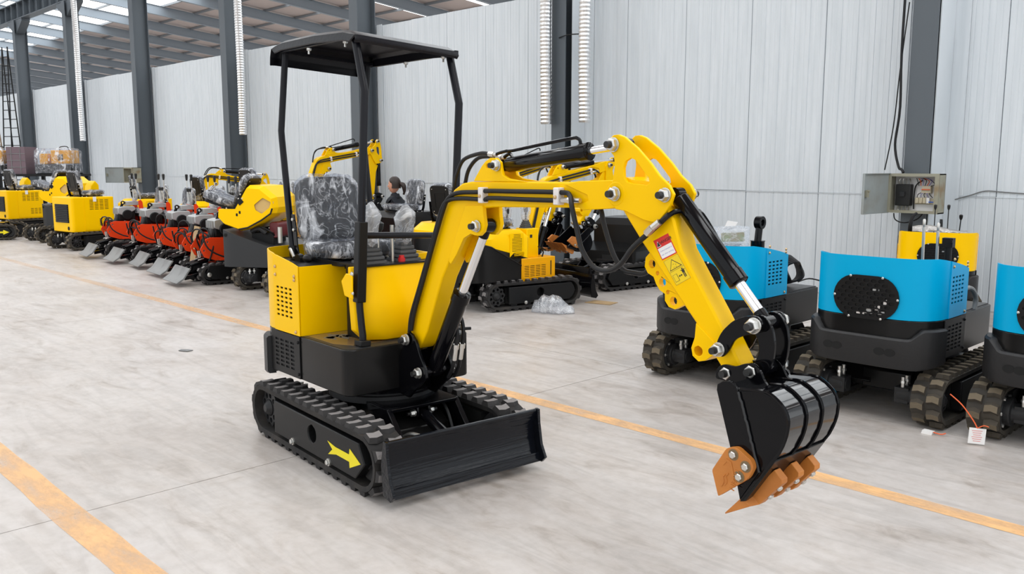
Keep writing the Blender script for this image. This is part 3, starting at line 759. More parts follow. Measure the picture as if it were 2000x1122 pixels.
def boot(root, x, y, z, r=.075, h=.125, name='lever_boot', mtx=None):
    q = MB(mtx); rings = []; n = 5
    for i in range(n):
        f0, f1 = 1 - i / n * .62, 1 - (i + .6) / n * .62
        for dz, f in ((i * h / n, f0), (i * h / n + h / n * .55, f0 * .97), (i * h / n + h / n * .6, f1 * .86)):
            rings.append([(x + px * f, y + py * f, z + dz) for px, py in rrect(-r, -r, r, r, r * .35, 3)])
    rings.append([(x + px * .3, y + py * .3, z + h) for px, py in rrect(-r, -r, r, r, r * .35, 3)])
    q.loft(rings); return q.build(name, 'greyplastic', root, smooth=25)

def bagged_lever(root, x, y, z, h=.26, m='bag', seed=1, mtx=None, lean=0.0):
    l = MB(mtx); l.cyl((x, y, z - .02), (x + lean * .7, y, z + h * .6), .011, 10); l.ball((x + lean * .8, y, z + h * .66), .028, 12, 8, (1, .8, 1.9)); lv = l.build('control_lever', 'satin', root)
    r = random.Random(seed); q = MB(mtx); rings = []
    for i, (t, rad) in enumerate([(0, .036), (.1, .045), (.25, .05), (.4, .052), (.55, .056), (.7, .058), (.82, .05), (.93, .03), (1.0, .012)]):
        rings.append([(x + lean * t + cos(2 * pi * k / 14) * rad * r.uniform(.75, 1.15), y + sin(2 * pi * k / 14) * rad * r.uniform(.75, 1.15), z + h * t + r.uniform(-.006, .006)) for k in range(14)])
    q.loft(rings); q.build('lever_bag', m, lv, smooth=70, label='clear plastic bag over the lever grip')

def knob_lever(root, x, y, z, h, dx=0.0, dy=0.0, m='zinc', knob='ink', r=.007, name='control_lever', mtx=None, ks=.018):
    q = MB(mtx); q.tube([(x, y, z), (x + dx * .3, y + dy * .3, z + h * .5), (x + dx, y + dy, z + h)], r, 8); l = q.build(name, m, root)
    if knob:
        k = MB(mtx); k.lathe((x + dx, y + dy, z + h - .005), (dx * .3, dy * .3, 1), [(0, ks * .55), (.02, ks), (.05, ks * 1.15), (.06, ks * .6)], 12); k.build('lever_knob', knob, l)
    return l

def console(root, m, y0=-.285, y1=.33):
    q = MB()
    def ring(z, xb, xf, xc, yi): return [(xb, y0 + yi, z), (xc, y0 + yi, z), (xf, y0 + yi + .10, z), (xf, y1 - .02, z), (xb, y1, z)]
    q.loft([ring(.662, .10, .205, .15, .09), ring(.72, .10, .225, .155, .03), ring(.885, .10, .225, .155, .02), ring(1.058, .10, .165, .12, .02)])
    c = q.build('front_console', m, root, 0.006)
    q = MB(); q.box((.03, .01, .86), (.16, .40, .40)); q.box((.06, .005, 1.062), (.24, .46, .008)); q.build('control_stand', 'satin', c)
    return c

# boom, stick and bucket profiles in the boom plane (x, z); near face at y = -.05
BOOM = [(.340, .652), (.330, .700), (.378, .822), (.487, 1.053), (.609, 1.294), (.686, 1.418), (.735, 1.472), (.799, 1.503), (.865, 1.512), (1.138, 1.517), (1.61, 1.522), (1.70, 1.527), (1.749, 1.53), (1.79, 1.525), (1.822, 1.509), (1.838, 1.478), (1.822, 1.447), (1.79, 1.430), (1.749, 1.423), (1.612, 1.418), (1.031, 1.399), (.94, 1.391), (.875, 1.378), (.838, 1.345), (.80, 1.29), (.743, 1.202), (.629, 1.03), (.498, .744), (.455, .68), (.42, .643), (.384, .632)]
STICK = [(1.80, 1.425), (1.914, 1.292), (2.176, 1.015), (2.25, .920), (2.30, .862), (2.325, .846), (2.348, .855), (2.372, .889), (2.258, 1.06), (2.098, 1.284), (2.06, 1.39), (2.02, 1.44), (1.95, 1.45), (1.86, 1.45)]
SPLATE = [(1.750, 1.652), (1.752, 1.691), (1.772, 1.706), (1.80, 1.708), (1.83, 1.698), (1.894, 1.656), (1.958, 1.600), (2.005, 1.551), (2.05, 1.518), (2.072, 1.485), (2.058, 1.448), (2.035, 1.415), (2.00, 1.375), (1.93, 1.385), (1.84, 1.415), (1.79, 1.420), (1.758, 1.455), (1.764, 1.50), (1.772, 1.528), (1.777, 1.557), (1.782, 1.59), (1.776, 1.626)]
SSLOT = [(1.862, 1.618), (1.838, 1.606), (1.828, 1.58), (1.830, 1.547), (1.845, 1.528), (1.87, 1.522), (1.945, 1.517), (1.958, 1.525), (1.952, 1.543), (1.90, 1.596), (1.882, 1.612)]
BSIDE = [(2.376, .833), (2.378, .853), (2.398, .868), (2.428, .873), (2.451, .862), (2.464, .846), (2.547, .86), (2.597, .844), (2.634, .815), (2.648, .781), (2.643, .734), (2.619, .671), (2.58, .615), (2.553, .576), (2.483, .475), (2.438, .645)]
BSHELL = [(2.40, .852), (2.464, .852), (2.547, .862), (2.575, .858), (2.60, .845), (2.622, .828), (2.638, .808), (2.647, .781), (2.646, .75), (2.64, .72), (2.62, .67), (2.58, .612), (2.553, .574), (2.515, .520), (2.483, .473)]

def cylinder_rod(parent, a, b, L, r, rr, name, mtx=I4, bm='black', rm='chrome', y=0.0, gland=True):
    a, b = Vector((a[0], y, a[1])), Vector((b[0], y, b[1])); u = (b - a).normalized(); e = a + u * L
    q = MB(mtx); q.lathe(a + u * .02, u, [(0, r * .9), (.005, r), (L - .07, r), (L - .068, r * 1.12), (L - .025, r * 1.12), (L - .02, r * .9)], 22)
    q.cyl(a + Vector((0, -r * .62, 0)), a + Vector((0, r * .62, 0)), r * .8, 16)
    o = q.build(name, bm, parent)
    q = MB(mtx); q.cyl(e - u * .03, b - u * r * .9, rr, 18); rd = q.build('piston_rod', rm, o)
    q = MB(mtx); q.cyl(b - u * (r * 1.5), b, rr * 1.15, 14); q.cyl(b + Vector((0, -r * .62, 0)), b + Vector((0, r * .62, 0)), r * .8, 16); q.build('rod_eye', bm, o)
    return o

def pt(mx, x, z):
    v = mx @ Vector((x, 0, z)); return (v.x, v.z)

def boom_set(root, mtx=I4, ab=0.0, as_=0.0, detail=True, m='yellow', bucket=True, hoses=True, decals=False, lean=I4):
    """Boom + stick + bucket. ab / as_: extra boom and stick angles in degrees (0 = the outstretched pose)."""
    mb = mtx @ RYat(ab, .384, .691)
    j = (1.791, 1.48)
    ms = mb @ RYat(as_, *j)
    W2 = .05
    q = MB(mb); q.prism(BOOM, -W2, W2, 'y'); boom = q.build('boom', m, root, 0.007)
    for s in (-1, 1):
        q = MB(mb); q.prism([(1.49, 1.512), (1.575, 1.526), (1.749, 1.532), (1.79, 1.527), (1.824, 1.511), (1.842, 1.478), (1.824, 1.445), (1.79, 1.427), (1.749, 1.420), (1.60, 1.408), (1.56, 1.424), (1.632, 1.448), (1.625, 1.47)], s * W2, s * (W2 + .009), 'y'); q.build('boom_tip_plate', m, boom, 0.003)
        q = MB(mb); q.prism([(.83, 1.398), (.962, 1.404), (.966, 1.36), (.975, 1.315), (.962, 1.282), (.935, 1.262), (.905, 1.262), (.87, 1.268), (.82, 1.245), (.76, 1.16), (.715, 1.11), (.70, 1.125), (.74, 1.22), (.79, 1.32)], s * W2 - s * .012, s * (W2 + .010), 'y', [circ(.923, 1.307, .02, 12)]); q.build('cylinder_lug', m, boom, 0.003)
        q = MB(mb); q.prism([(.885, 1.515), (.905, 1.54), (.945, 1.585), (.972, 1.607), (1.005, 1.622), (1.045, 1.622), (1.075, 1.603), (1.083, 1.57), (1.092, 1.545), (1.13, 1.53), (1.26, 1.517)], s * .042 - .009, s * .042 + .009, 'y', [circ(.987, 1.585, .011, 10)]); q.build('stick_cylinder_lug', m, boom, 0.003)
    pin(boom, .384, .691, -.10, .10, mb, .024); pin(boom, .923, 1.307, -W2 - .012, W2 + .012, mb, .023); pin(boom, 1.058, 1.588, -.054, .054, mb, .021)
    pin(boom, *j, -.075, .075, mb, .023)
    q = MB(mb); q.cyl((j[0], -.072, j[1]), (j[0], .072, j[1]), .047, 22); q.build('joint_boss', m, boom, 0.003)
    # stick
    q = MB(ms); q.prism(STICK, -W2, W2, 'y'); st = q.build('stick', m, root, 0.008)
    for s in (-1, 1):
        q = MB(ms); q.prism(SPLATE, s * .063 - .008, s * .063 + .008, 'y', [SSLOT]); q.build('stick_plate', m, st, 0.003)
    q = MB(ms); q.prism([(1.83, 1.545), (1.86, 1.535), (1.95, 1.53), (1.95, 1.50), (1.86, 1.505), (1.80, 1.52)], -.056, .056, 'y'); q.build('stick_web', m, st)
    q = MB(ms); q.prism([(1.965, 1.27), (1.928, 1.262), (1.902, 1.236), (1.898, 1.200), (1.914, 1.176), (1.943, 1.164), (1.956, 1.138), (1.974, 1.116), (2.000, 1.104), (2.001, 1.078), (2.02, 1.056), (2.05, 1.050), (2.099, 1.076), (2.13, 1.09)], -.016, .008, 'y', [circ(x, z, r, 12) for x, z, r in ((1.934, 1.213, .017), (1.962, 1.180, .009), (1.987, 1.147, .017), (2.014, 1.112, .009), (2.042, 1.081, .017))]); q.build('thumb_bracket', m, st, 0.003)
    q = MB(ms); q.prism([(2.176, 1.02), (2.172, .965), (2.158, .925), (2.165, .895), (2.192, .878), (2.222, .886), (2.26, .915), (2.26, .96)], -W2 - .004, W2 + .004, 'y', [circ(2.19, .917, .019, 14)]); q.build('hose_tube_lug', m, st, 0.003)
    q = MB(ms); q.cyl((2.19, -.062, .917), (2.19, -.05, .917), .03, 18); q.prism(circ(2.19, .917, .032, 18), -.064, -.05, 'y', [circ(2.19, .917, .02, 14)])
    pin(st, 1.777, 1.669, -.071, .071, ms, .023); pin(st, 2.035, 1.482, -.071, .071, ms, .022)
    # cylinders
    a = Vector(( .485, .531)); bt = pt(RYat(ab, .384, .691), .923, 1.307)
    o = cylinder_rod(root, a, bt, .50, .042, .022, 'boom_cylinder', mtx)
    f = mb @ Vector((1.058, 0, 1.588)); b2 = RYat(as_, *j) @ Vector((1.777, 0, 1.669))
    cylinder_rod(root, (1.058, 1.588), (b2.x, b2.z), .53, .034, .017, 'stick_cylinder', mb)
    cylinder_rod(root, (2.035, 1.482), (2.437, 1.049), .42, .034, .020, 'bucket_cylinder', ms)
    # links
    for s in (-1, 1):
        q = MB(ms); q.prism(rounded([(2.287, .93), (2.284, .966), (2.305, 1.01), (2.35, 1.055), (2.40, 1.078), (2.45, 1.084), (2.47, 1.055), (2.45, 1.022), (2.405, 1.012), (2.36, .99), (2.335, .94), (2.31, .915)], .02, 3), s * .072 - .006, s * .072 + .006, 'y'); q.build('side_link', 'black', root, 0.002)
        q = MB(ms); q.prism(rounded([(2.42, 1.085), (2.46, 1.082), (2.492, 1.04), (2.502, .985), (2.497, .93), (2.478, .885), (2.445, .865), (2.415, .885), (2.425, .915), (2.442, .95), (2.438, .99), (2.415, 1.025), (2.405, 1.06)], .018, 3), s * .044 - .007, s * .044 + .007, 'y'); q.build('bucket_link', 'black', root, 0.002)
    q = MB(ms); q.cyl((2.437, -.07, 1.049), (2.437, .07, 1.049), .026, 16); lp = q.build('link_pin', 'black', root)
    q = MB(ms); q.cyl((2.442, -.06, .892), (2.442, .06, .892), .026, 16); q.build('bucket_pin', 'black', root)
    pin(lp, 2.297, .944, -.078, .078, ms, .021); pin(lp, 2.437, 1.049, -.078, .078, ms, .023)
    pin(lp, 2.342, .868, -.078, .078, ms, .022); pin(lp, 2.442, .892, -.078, .078, ms, .022)
    if bucket:
        ya, yb = -.185, .125
        q = MB(ms); prof = BSHELL + [(x - (.012 if x > 2.5 else 0) * 1, z - (.008 if z > .7 else -.004)) for x, z in reversed(BSHELL)]
        q.prism(prof, ya, yb, 'y'); bu = q.build('bucket', 'bucket', root, smooth=50)
        for s, y in ((-1, ya), (1, yb)):
            q = MB(ms); q.prism(BSIDE, y - .004, y + .004, 'y'); sd = q.build('bucket_side', 'black', bu, 0.002)
            q = MB(ms); q.prism([(2.376, .833), (2.378, .853), (2.398, .868), (2.428, .873), (2.451, .862), (2.464, .84), (2.50, .74), (2.552, .588), (2.483, .475), (2.438, .645)], y + s * .004, y + s * .011, 'y'); q.build('side_cheek', 'black', sd, 0.002)
            q = MB(ms); wp = [(2.462, .842), (2.48, .795), (2.50, .738), (2.525, .665), (2.552, .585)]
            wp = catmull([Vector((x, y + s * .009, z)) for x, z in wp], 7)
            wr = random.Random(3); q.tube([p + Vector((wr.uniform(-.002, .002), 0, wr.uniform(-.002, .002))) for p in wp], .0045, 6); q.build('weld_bead', 'darkgrey', sd)
            q = MB(ms); q.tube([(x, y + s * .002, z) for x, z in BSHELL[1:]], .006, 6, 2); q.build('rim_weld', 'black', sd)
            c = MB(ms); cp = rounded([(2.440, .648), (2.478, .660), (2.537, .628), (2.546, .605), (2.526, .562), (2.413, .470), (2.384, .556)], [.012, .012, .014, .012, .014, .006, .008], 3)
            c.prism(cp, y + s * .011, y + s * .034, 'y'); co = c.build('side_cutter', 'orange', bu, 0.004, label='orange cast side cutter bolted to the bucket')
            for bx, bz in ((2.468, .632), (2.517, .603), (2.494, .562)):
                r = MB(ms); r.lathe((bx, y + s * .0345, bz), (0, s, 0), [(0, .020), (.0005, .020), (.0006, .017)], 16); r.build('bolt_recess', 'steelplate', co)
                r = MB(ms); nut(r, (bx, y + s * .034, bz), (0, s, 0), .013, .011); r.build('cutter_bolt', 'zinc', co)
            if s == -1 and detail:
                p0 = ms @ Vector((2.435, y - .0345, .548)); ux = ms.to_3x3() @ Vector((.26, 0, .95)); uy = ms.to_3x3() @ Vector((-.95, 0, .26))
                text('NITBU', .027, basis(ms @ Vector((2.478, y - .0345, .545)), ux, uy), 'orange', co, 'cast_lettering', .0015)
                r = MB(ms); r.prism([(2.425, .585), (2.442, .612), (2.462, .605), (2.472, .57), (2.475, .535), (2.47, .535), (2.464, .572), (2.457, .597), (2.444, .602), (2.43, .585)], y - .0358, y - .034, 'y'); r.build('cast_outline', 'orange', co)
                r = MB(ms); r.tube([(2.425, y - .0345, .51), (2.434, y - .0345, .53), (2.430, y - .0345, .545), (2.440, y - .0345, .555)], .0025, 6, 3); r.tube([(2.436, y - .0345, .515), (2.446, y - .0345, .53), (2.442, y - .0345, .55), (2.452, y - .0345, .562)], .0025, 6, 3); r.build('cast_emblem', 'orange', co)
        for y in (ya + .105, ya + .205):
            q = MB(ms); q.tube([(x + .002, y, z + .002 if z > .8 else z) for x, z in BSHELL[1:-3]], .006, 6, 2); q.build('wear_strip', 'black', bu)
        q = MB(ms); q.prism([(2.60, .640), (2.606, .636), (2.50, .470), (2.478, .462), (2.482, .475)], ya - .002, yb + .002, 'y'); q.build('bucket_lip', 'blackbody', bu, 0.002)
        for s in (-1, 1):
            q = MB(ms); q.prism(rounded([(2.30, .842), (2.306, .882), (2.335, .902), (2.385, .90), (2.42, .918), (2.455, .924), (2.482, .905), (2.50, .87), (2.52, .85), (2.40, .845)], .016, 3), -.03 + s * .066 - .006, -.03 + s * .066 + .006, 'y'); q.build('bucket_ear', 'black', bu, 0.002)
        u = Vector((-.652, 0, -.758)); nrm = Vector((.758, 0, -.652))
        for i in range(3):
            yc = ya + .052 + i * .1035; yh = .018
            p0 = Vector((2.590, yc, .585))
            rings = []
            for t, hw, th in ((0, yh, .040), (.012, yh, .050), (.135, yh + .002, .050), (.15, .047, .040), (.252, .050, .004)):
                c0 = p0 + u * t
                rings.append([c0 + Vector((0, -hw, 0)) - nrm * .012, c0 + Vector((0, hw, 0)) - nrm * .012, c0 + Vector((0, hw, 0)) + nrm * (th - .012), c0 + Vector((0, -hw, 0)) + nrm * (th - .012)])
            q = MB(ms); q.loft(rings); to = q.build('bucket_tooth', 'orange', bu, 0.003, smooth=25, label='orange bolted bucket tooth' if i == 0 else None)
            for t in (.04, .09):
                r = MB(ms); r.lathe(p0 + u * t + nrm * .037, nrm, [(0, .011), (.006, .011), (.010, .007)], 10); r.build('tooth_bolt', 'zinc', to)
    # hoses
    if hoses:
        yh = -W2 - .022
        A_ = [(.39, .738), (.421, .836), (.506, 1.018), (.619, 1.258), (.692, 1.399), (.733, 1.440), (.805, 1.460), (.939, 1.466), (1.013, 1.473), (1.172, 1.475), (1.475, 1.478), (1.538, 1.469), (1.583, 1.42), (1.613, 1.328), (1.643, 1.25), (1.707, 1.189), (1.784, 1.18), (1.85, 1.212), (1.912, 1.282), (1.985, 1.355), (2.033, 1.394), (2.055, 1.41)]
        B_ = [(.372, .723), (.393, .819), (.469, .975), (.588, 1.218), (.663, 1.373), (.717, 1.42), (.824, 1.433), (.995, 1.433), (1.031, 1.441), (1.273, 1.442), (1.475, 1.444)]
        C_ = [(1.60, 1.448), (1.625, 1.40), (1.641, 1.345), (1.692, 1.232), (1.746, 1.173), (1.809, 1.163), (1.869, 1.17), (1.93, 1.24)]
        if as_ != 0: A_ = A_[:13]; C_ = C_[:3]
        q = MB(mb); q.tube([(x, yh - (.03 if 1.55 < x < 1.95 else 0), z) for x, z in A_], .0105, 10, 5); q.build('hydraulic_hose', 'hose', boom)
        q = MB(mb); q.tube([(x, yh, z) for x, z in B_], .0105, 10, 5); q.build('hydraulic_hose', 'hose', boom)
        q = MB(mb); q.tube([(x, yh + .10, z) for x, z in C_], .0105, 10, 5); q.build('hydraulic_hose', 'hose', boom)
        q = MB(mb); q.cyl((1.495, yh, 1.446), (1.535, yh, 1.447), .012, 6); q.cyl((1.535, yh, 1.447), (1.56, yh, 1.447), .016, 6); q.cyl((1.56, yh, 1.447), (1.60, yh, 1.448), .010, 8); q.build('hose_fitting', 'zinc', boom)
        q = MB(mb); q.cyl((2.02, yh - .01, 1.383), (1.99, yh - .015, 1.36), .0135, 8); q.cyl((1.99, yh - .015, 1.36), (1.962, yh - .015, 1.335), .0145, 6)
        if as_ == 0: q.build('hose_fitting', 'zinc', st)
        for x0, z0 in ((.978, 1.453), (1.473, 1.462)):
            q = MB(mb); q.box((x0, -W2 - .02, z0), (.03, .04, .072)); c = q.build('hose_clamp', 'white', boom, 0.004)
            r = MB(mb); r.lathe((x0, -W2 - .04, z0 - .004), (0, -1, 0), [(0, .008), (.005, .008), (.008, .004)], 8); r.build('clamp_screw', 'brass', c)
        for k, (pth, yy) in enumerate(([[(.672, 1.44), (.69, 1.50), (.71, 1.55), (.762, 1.615), (.886, 1.643), (.95, 1.64)], -.01], [[(.70, 1.45), (.72, 1.50), (.752, 1.571), (.83, 1.624), (.96, 1.628)], .03])):
            q = MB(mb); q.tube([(x, yy, z) for x, z in pth], .0095, 8, 5); q.build('hydraulic_hose', 'hose', boom)
            e = pth[-1]; q = MB(mb); q.cyl((e[0], yy, e[1]), (e[0] + .035, yy, e[1] - .003), .0125, 6); q.cyl((e[0] + .035, yy, e[1] - .003), (e[0] + .055, yy, e[1] - .004), .009, 8); q.build('hose_fitting', 'zinc', boom)
        q = MB(mb); q.tube([(1.00, -.01, 1.638), (1.028, -.01, 1.645), (1.063, -.005, 1.652), (1.116, 0, 1.656), (1.456, 0, 1.699), (1.51, 0, 1.70), (1.527, 0, 1.686), (1.524, 0, 1.66)], .0075, 8, 4); q.build('hard_pipe', 'black', boom)
        q = MB(mb); q.tube([(1.01, .03, 1.625), (1.05, .03, 1.64), (1.09, .015, 1.62)], .0085, 8, 4); q.build('hard_pipe', 'black', boom)
        q = MB(ms); q.tube([(2.05, .0, 1.41), (2.075, .03, 1.425), (2.12, .045, 1.41), (2.235, .03, 1.275), (2.245, .02, 1.255)], .007, 8, 4); q.build('hard_pipe', 'black', st)
        q = MB(ms); q.tube([(2.075, -.02, 1.425), (2.055, -.045, 1.418), (2.035, -.065, 1.398), (2.02, -.07, 1.383)], .010, 8, 4); q.build('hard_pipe', 'black', st)
    return boom, st, ms

def brackets(root, mtx):
    q = MB(mtx); pr = [(.30, .58), (.345, .66), (.36, .712), (.39, .73), (.42, .722), (.455, .69), (.49, .62), (.535, .555), (.54, .51), (.51, .475), (.43, .42), (.385, .378), (.31, .385), (.28, .41)]
    for s in (-1, 1): q.prism(pr, s * .083 - .009, s * .083 + .009, 'y')
    q.prism([(.28, .40), (.36, .40), (.36, .62), (.28, .62)], -.075, .075, 'y')
    b = q.build('boom_bracket', 'black', root, 0.004)
    pin(b, .485, .531, -.095, .095, mtx, .023)
    for y in (.035, .075):
        h = MB(mtx); h.tube([(.56, y, .50), (.60, y, .56), (.615, y, .62)], .0095, 8, 3); h.build('hydraulic_hose', 'hose', b)
        h = MB(mtx); h.cyl((.612, y, .60), (.625, y, .66), .0125, 6); h.cyl((.625, y, .66), (.63, y, .685), .016, 6); h.build('hose_fitting', 'zinc', b)
        h = MB(mtx); h.tube([(.63, y, .68), (.64, y, .74), (.63, y, .80), (.60, y, .84)], .010, 8, 3); h.build('hydraulic_hose', 'hose', b)
    q = MB(mtx); q.cyl((.485, -.10, .531), (.485, .10, .531), .028, 18); q.build('pivot_tube', 'black', b)
    return b

# ------------------------------------------------------------------ the yellow excavator in front
MAIN = thing('mini_excavator', 'large yellow mini excavator with black canopy, in the foreground with boom stretched out', 'excavator', (-3.9545, 2.855, 0), -4)
undercarriage(MAIN, RZ(-2.2), True, arrow=True)
bb = base_body(MAIN)
rear_hood(MAIN, 'yellow', z1=1.042)
# right tail edge of the guard and the film-covered deck
q = MB(); q.prism([(-.19, -.36), (.10, -.36), (.20, -.30), (.20, .1), (-.19, .1)], .6566, .6576, 'z'); q.build('deck_plate', 'steelplate', bb)
pf = random.Random(4)
for k in range(7):
    x, y = pf.uniform(-.12, .08), pf.uniform(-.30, -.12); q = MB()
    q.prism([(x + cos(2 * pi * i / 9) * .05 * pf.uniform(.4, 1.3), y + sin(2 * pi * i / 9) * .035 * pf.uniform(.4, 1.3)) for i in range(9)], .6577, .6582, 'z'); q.build('peeled_film', 'bladegrey', bb, smooth=0)
con = console(MAIN, 'yellow')
q = MB(); q.prism([(.09, .985), (.14, 1.03), (.20, 1.03), (.20, .90), (.12, .91)], -.300, -.290, 'y'); q.build('post_mount', 'yellow', con, 0.004)
seat(MAIN, -.50, -.02, 1.062, 0, 0, 7)
q = MB(); q.box((-.30, -.02, 1.06), (.30, .26, .03)); q.box((-.15, -.02, 1.05), (.02, .30, .03)); q.build('seat_rail', 'satin', MAIN)
q = MB(); q.box((-.185, -.075, 1.035), (.012, .085, .05)); q.box((-.19, -.075, 1.062), (.03, .05, .02)); la = q.build('hood_latch', 'satin', MAIN, 0.002)
for y in (-.095, -.055): bolt(la, (-.179, y, 1.02), (1, 0, 0), 'zinc', .007)
q = MB(); q.ball((-.27, -.30, 1.075), .03, 12, 8, (1.3, .9, .8)); q.build('filler_cap', 'satin', MAIN)
for y in (-.105, .115): boot(MAIN, .055, y, 1.066, .078, .112)
bagged_lever(MAIN, .055, -.105, 1.14, .25, seed=3, lean=.03); bagged_lever(MAIN, .055, .115, 1.14, .23, seed=5, lean=.03)
knob_lever(MAIN, .09, .02, 1.064, .20, .0, .0, 'zinc', None, .011); knob_lever(MAIN, -.02, .0, 1.064, .16, 0, 0, 'zinc', 'ink', ks=.03)
q = MB(); q.cyl((.12, .06, 1.064), (.12, .06, 1.085), .02, 14); q.cyl((.12, .06, 1.085), (.12, .06, 1.10), .014, 12); q.build('stop_button', 'redcap', MAIN)
q = MB(); q.box((.0, .27, 1.075), (.16, .02, .05)); q.box((.08, .2, 1.08), (.02, .14, .04)); q.build('console_rim', 'yellow', MAIN, 0.003)
mf = T(0, 0, 0) @ RZ(1)
boom_set(MAIN, mf); brackets(MAIN, mf)
st = [o for o in MAIN.children if o.name.startswith('stick') and not o.name.startswith('stick_')][0]
# warning stickers on the near face of the stick
def quad(pts, y, m, name, th=.0006):
    q = MB(mf); q.prism(pts, y, y - th, 'y'); return q.build(name, m, st, smooth=0)
def lerp2(o, a, b, u, v): return (o[0] + a[0] * u + b[0] * v, o[1] + a[1] * u + b[1] * v)
o_, a_, b_ = (1.966, 1.306), (.069, .034), (.045, -.070)       # danger sticker: a = across, b = down
def dq(u0, v0, u1, v1): return [lerp2(o_, a_, b_, u, v) for u, v in ((u0, v0), (u1, v0), (u1, v1), (u0, v1))]
quad(dq(0, 0, 1, 1), -.0502, 'decalred', 'danger_sticker'); quad(dq(.05, .44, .95, .95), -.0508, 'paper', 'sticker_field')
quad([lerp2(o_, a_, b_, u, v) for u, v in ((.07, .38), (.2, .1), (.33, .38))], -.0508, 'paper', 'warning_triangle')
quad([lerp2(o_, a_, b_, u, v) for u, v in ((.10, .36), (.2, .14), (.30, .36))], -.0514, 'ink', 'warning_triangle')
ux = mf.to_3x3() @ Vector((a_[0], 0, a_[1])); uy = mf.to_3x3() @ Vector((-a_[1], 0, a_[0]))
def dt(s, size, u, v, m, oo=o_, aa=a_, bb_=b_):
    p = lerp2(oo, aa, bb_, u, v); text(s, size, basis(mf @ Vector((p[0], -.0512, p[1])), ux, uy), m, st, 'lettering', .0003)
dt('DANGER', .0165, .66, .24, 'ink'); dt('Control beneath to', .0078, .5, .61, 'blueink'); dt('near when working', .0078, .5, .79, 'blueink')
dt('!', .016, .2, .27, 'paper')
o2, a2, b2 = (2.018, 1.231), (.064, .036), (.063, -.083)
def yq(u0, v0, u1, v1, m, n, y=-.0502): quad([lerp2(o2, a2, b2, u, v) for u, v in ((u0, v0), (u1, v0), (u1, v1), (u0, v1))], y, m, n)
yq(0, 0, 1, 1, 'decalyellow', 'warning_sticker'); yq(.02, .48, .98, .487, 'ink', 'sticker_line', -.0508)
for e in ((0, 0, 1, .006), (0, .994, 1, 1), (0, 0, .01, 1), (.99, 0, 1, 1)): yq(*e, 'steelplate', 'sticker_border', -.0506)
tri = [(.5, .06), (.92, .44), (.08, .44)]
def tri_s(f): cx, cy = .5, .31; return [lerp2(o2, a2, b2, cx + (u - cx) * f, cy + (v - cy) * f) for u, v in tri]
quad(tri_s(1), -.0506, 'ink', 'warning_triangle'); quad(tri_s(.84), -.0512, 'decalyellow', 'warning_triangle')
for u, v in ((.45, .25), (.58, .3), (.4, .37), (.55, .38)): yq(u, v, u + .05, v + .015, 'ink', 'pictogram', -.0516)
yq(.08, .62, .36, .90, 'ink', 'pictogram', -.0506); yq(.10, .63, .34, .89, 'decalyellow', 'pictogram', -.0512)
yq(.44, .745, .62, .765, 'ink', 'pictogram', -.0508)
for uu, d in ((.40, 1), (.66, -1)): quad([lerp2(o2, a2, b2, u, v) for u, v in ((uu, .755), (uu + d * .09, .715), (uu + d * .09, .795))], -.0508, 'ink', 'pictogram')
quad([lerp2(o2, a2, b2, .80 + .045 * cos(2 * pi * k / 10), .55 + .028 * sin(2 * pi * k / 10)) for k in range(10)], -.0508, 'ink', 'pictogram')
yq(.66, .585, .94, .605, 'ink', 'pictogram', -.0508); yq(.72, .6, .88, .70, 'ink', 'pictogram', -.0509)
for u in (.73, .81): yq(u, .70, u + .05, .88, 'ink', 'pictogram', -.0508)

# canopy: four tube posts, front bar and a bent sheet roof, the whole frame leaning slightly to the left
def lean(deg, y, z): return T(0, y, z) @ Matrix.Rotation(R_(-deg), 4, 'X') @ T(0, -y, -z)
KM = lean(3.2, -.265, .66)
yr, yl = -.265, .335
cn = MB(KM)
def canopy_sheet():
    xs0, xs1 = -.80, .12; ys0, ys1 = yr - .045, yl + .010
    n = 18; prof = [(xs1 + .03, 2.212), (xs1 + .042, 2.225), (xs1 + .035, 2.245), (xs1 - .02, 2.270), (xs1 - .09, 2.284), (-.3, 2.300), (xs0 + .12, 2.300), (xs0 + .04, 2.290), (xs0, 2.265), (xs0 - .012, 2.22), (xs0 - .012, 2.175)]
    q = MB(KM); rings = []
    for k, (x, z) in enumerate(prof):
        t = .005
        dz = -.0
        ys = [ys0, ys0 + .004, ys0 + .03, ys1 - .03, ys1 - .004, ys1]; zs = [-.055, -.018, 0, 0, -.018, -.055]
        e = 0 if 2 < k < len(prof) - 3 else 1
        if e: zs = [-.004, -.002, 0, 0, -.002, -.004]
        top = [(x, y, z + b) for y, b in zip(ys, zs)]; bot = [(x, y * .985, z + b - t) for y, b in zip(ys, zs)]
        rings.append(top + bot[::-1])
    q.loft(rings); return q
roof = canopy_sheet().build('canopy_roof', 'tubeblack', MAIN, smooth=30)
q = MB(KM); q.box((-.3, yr - .02, 2.245), (.86, .02, .02)); q.box((-.3, yl + .02, 2.245), (.86, .02, .02)); q.box((-.72, .03, 2.245), (.02, .6, .02)); q.box((.1, .03, 2.24), (.02, .6, .02)); q.build('roof_frame', 'tubeblack', roof)
for x, y in ((-.40, yr - .02), (.0, yr - .02), (-.36, yl + .02), (.02, yl + .02)):
    q = MB(KM); nut(q, (x, y + (.012 if y < 0 else -.012), 2.232), (0, 0, -1), .014, .014); q.cyl((x, y + (.012 if y < 0 else -.012), 2.232), (x, y + (.012 if y < 0 else -.012), 2.20), .006, 8); q.build('roof_bolt', 'zinc', roof)
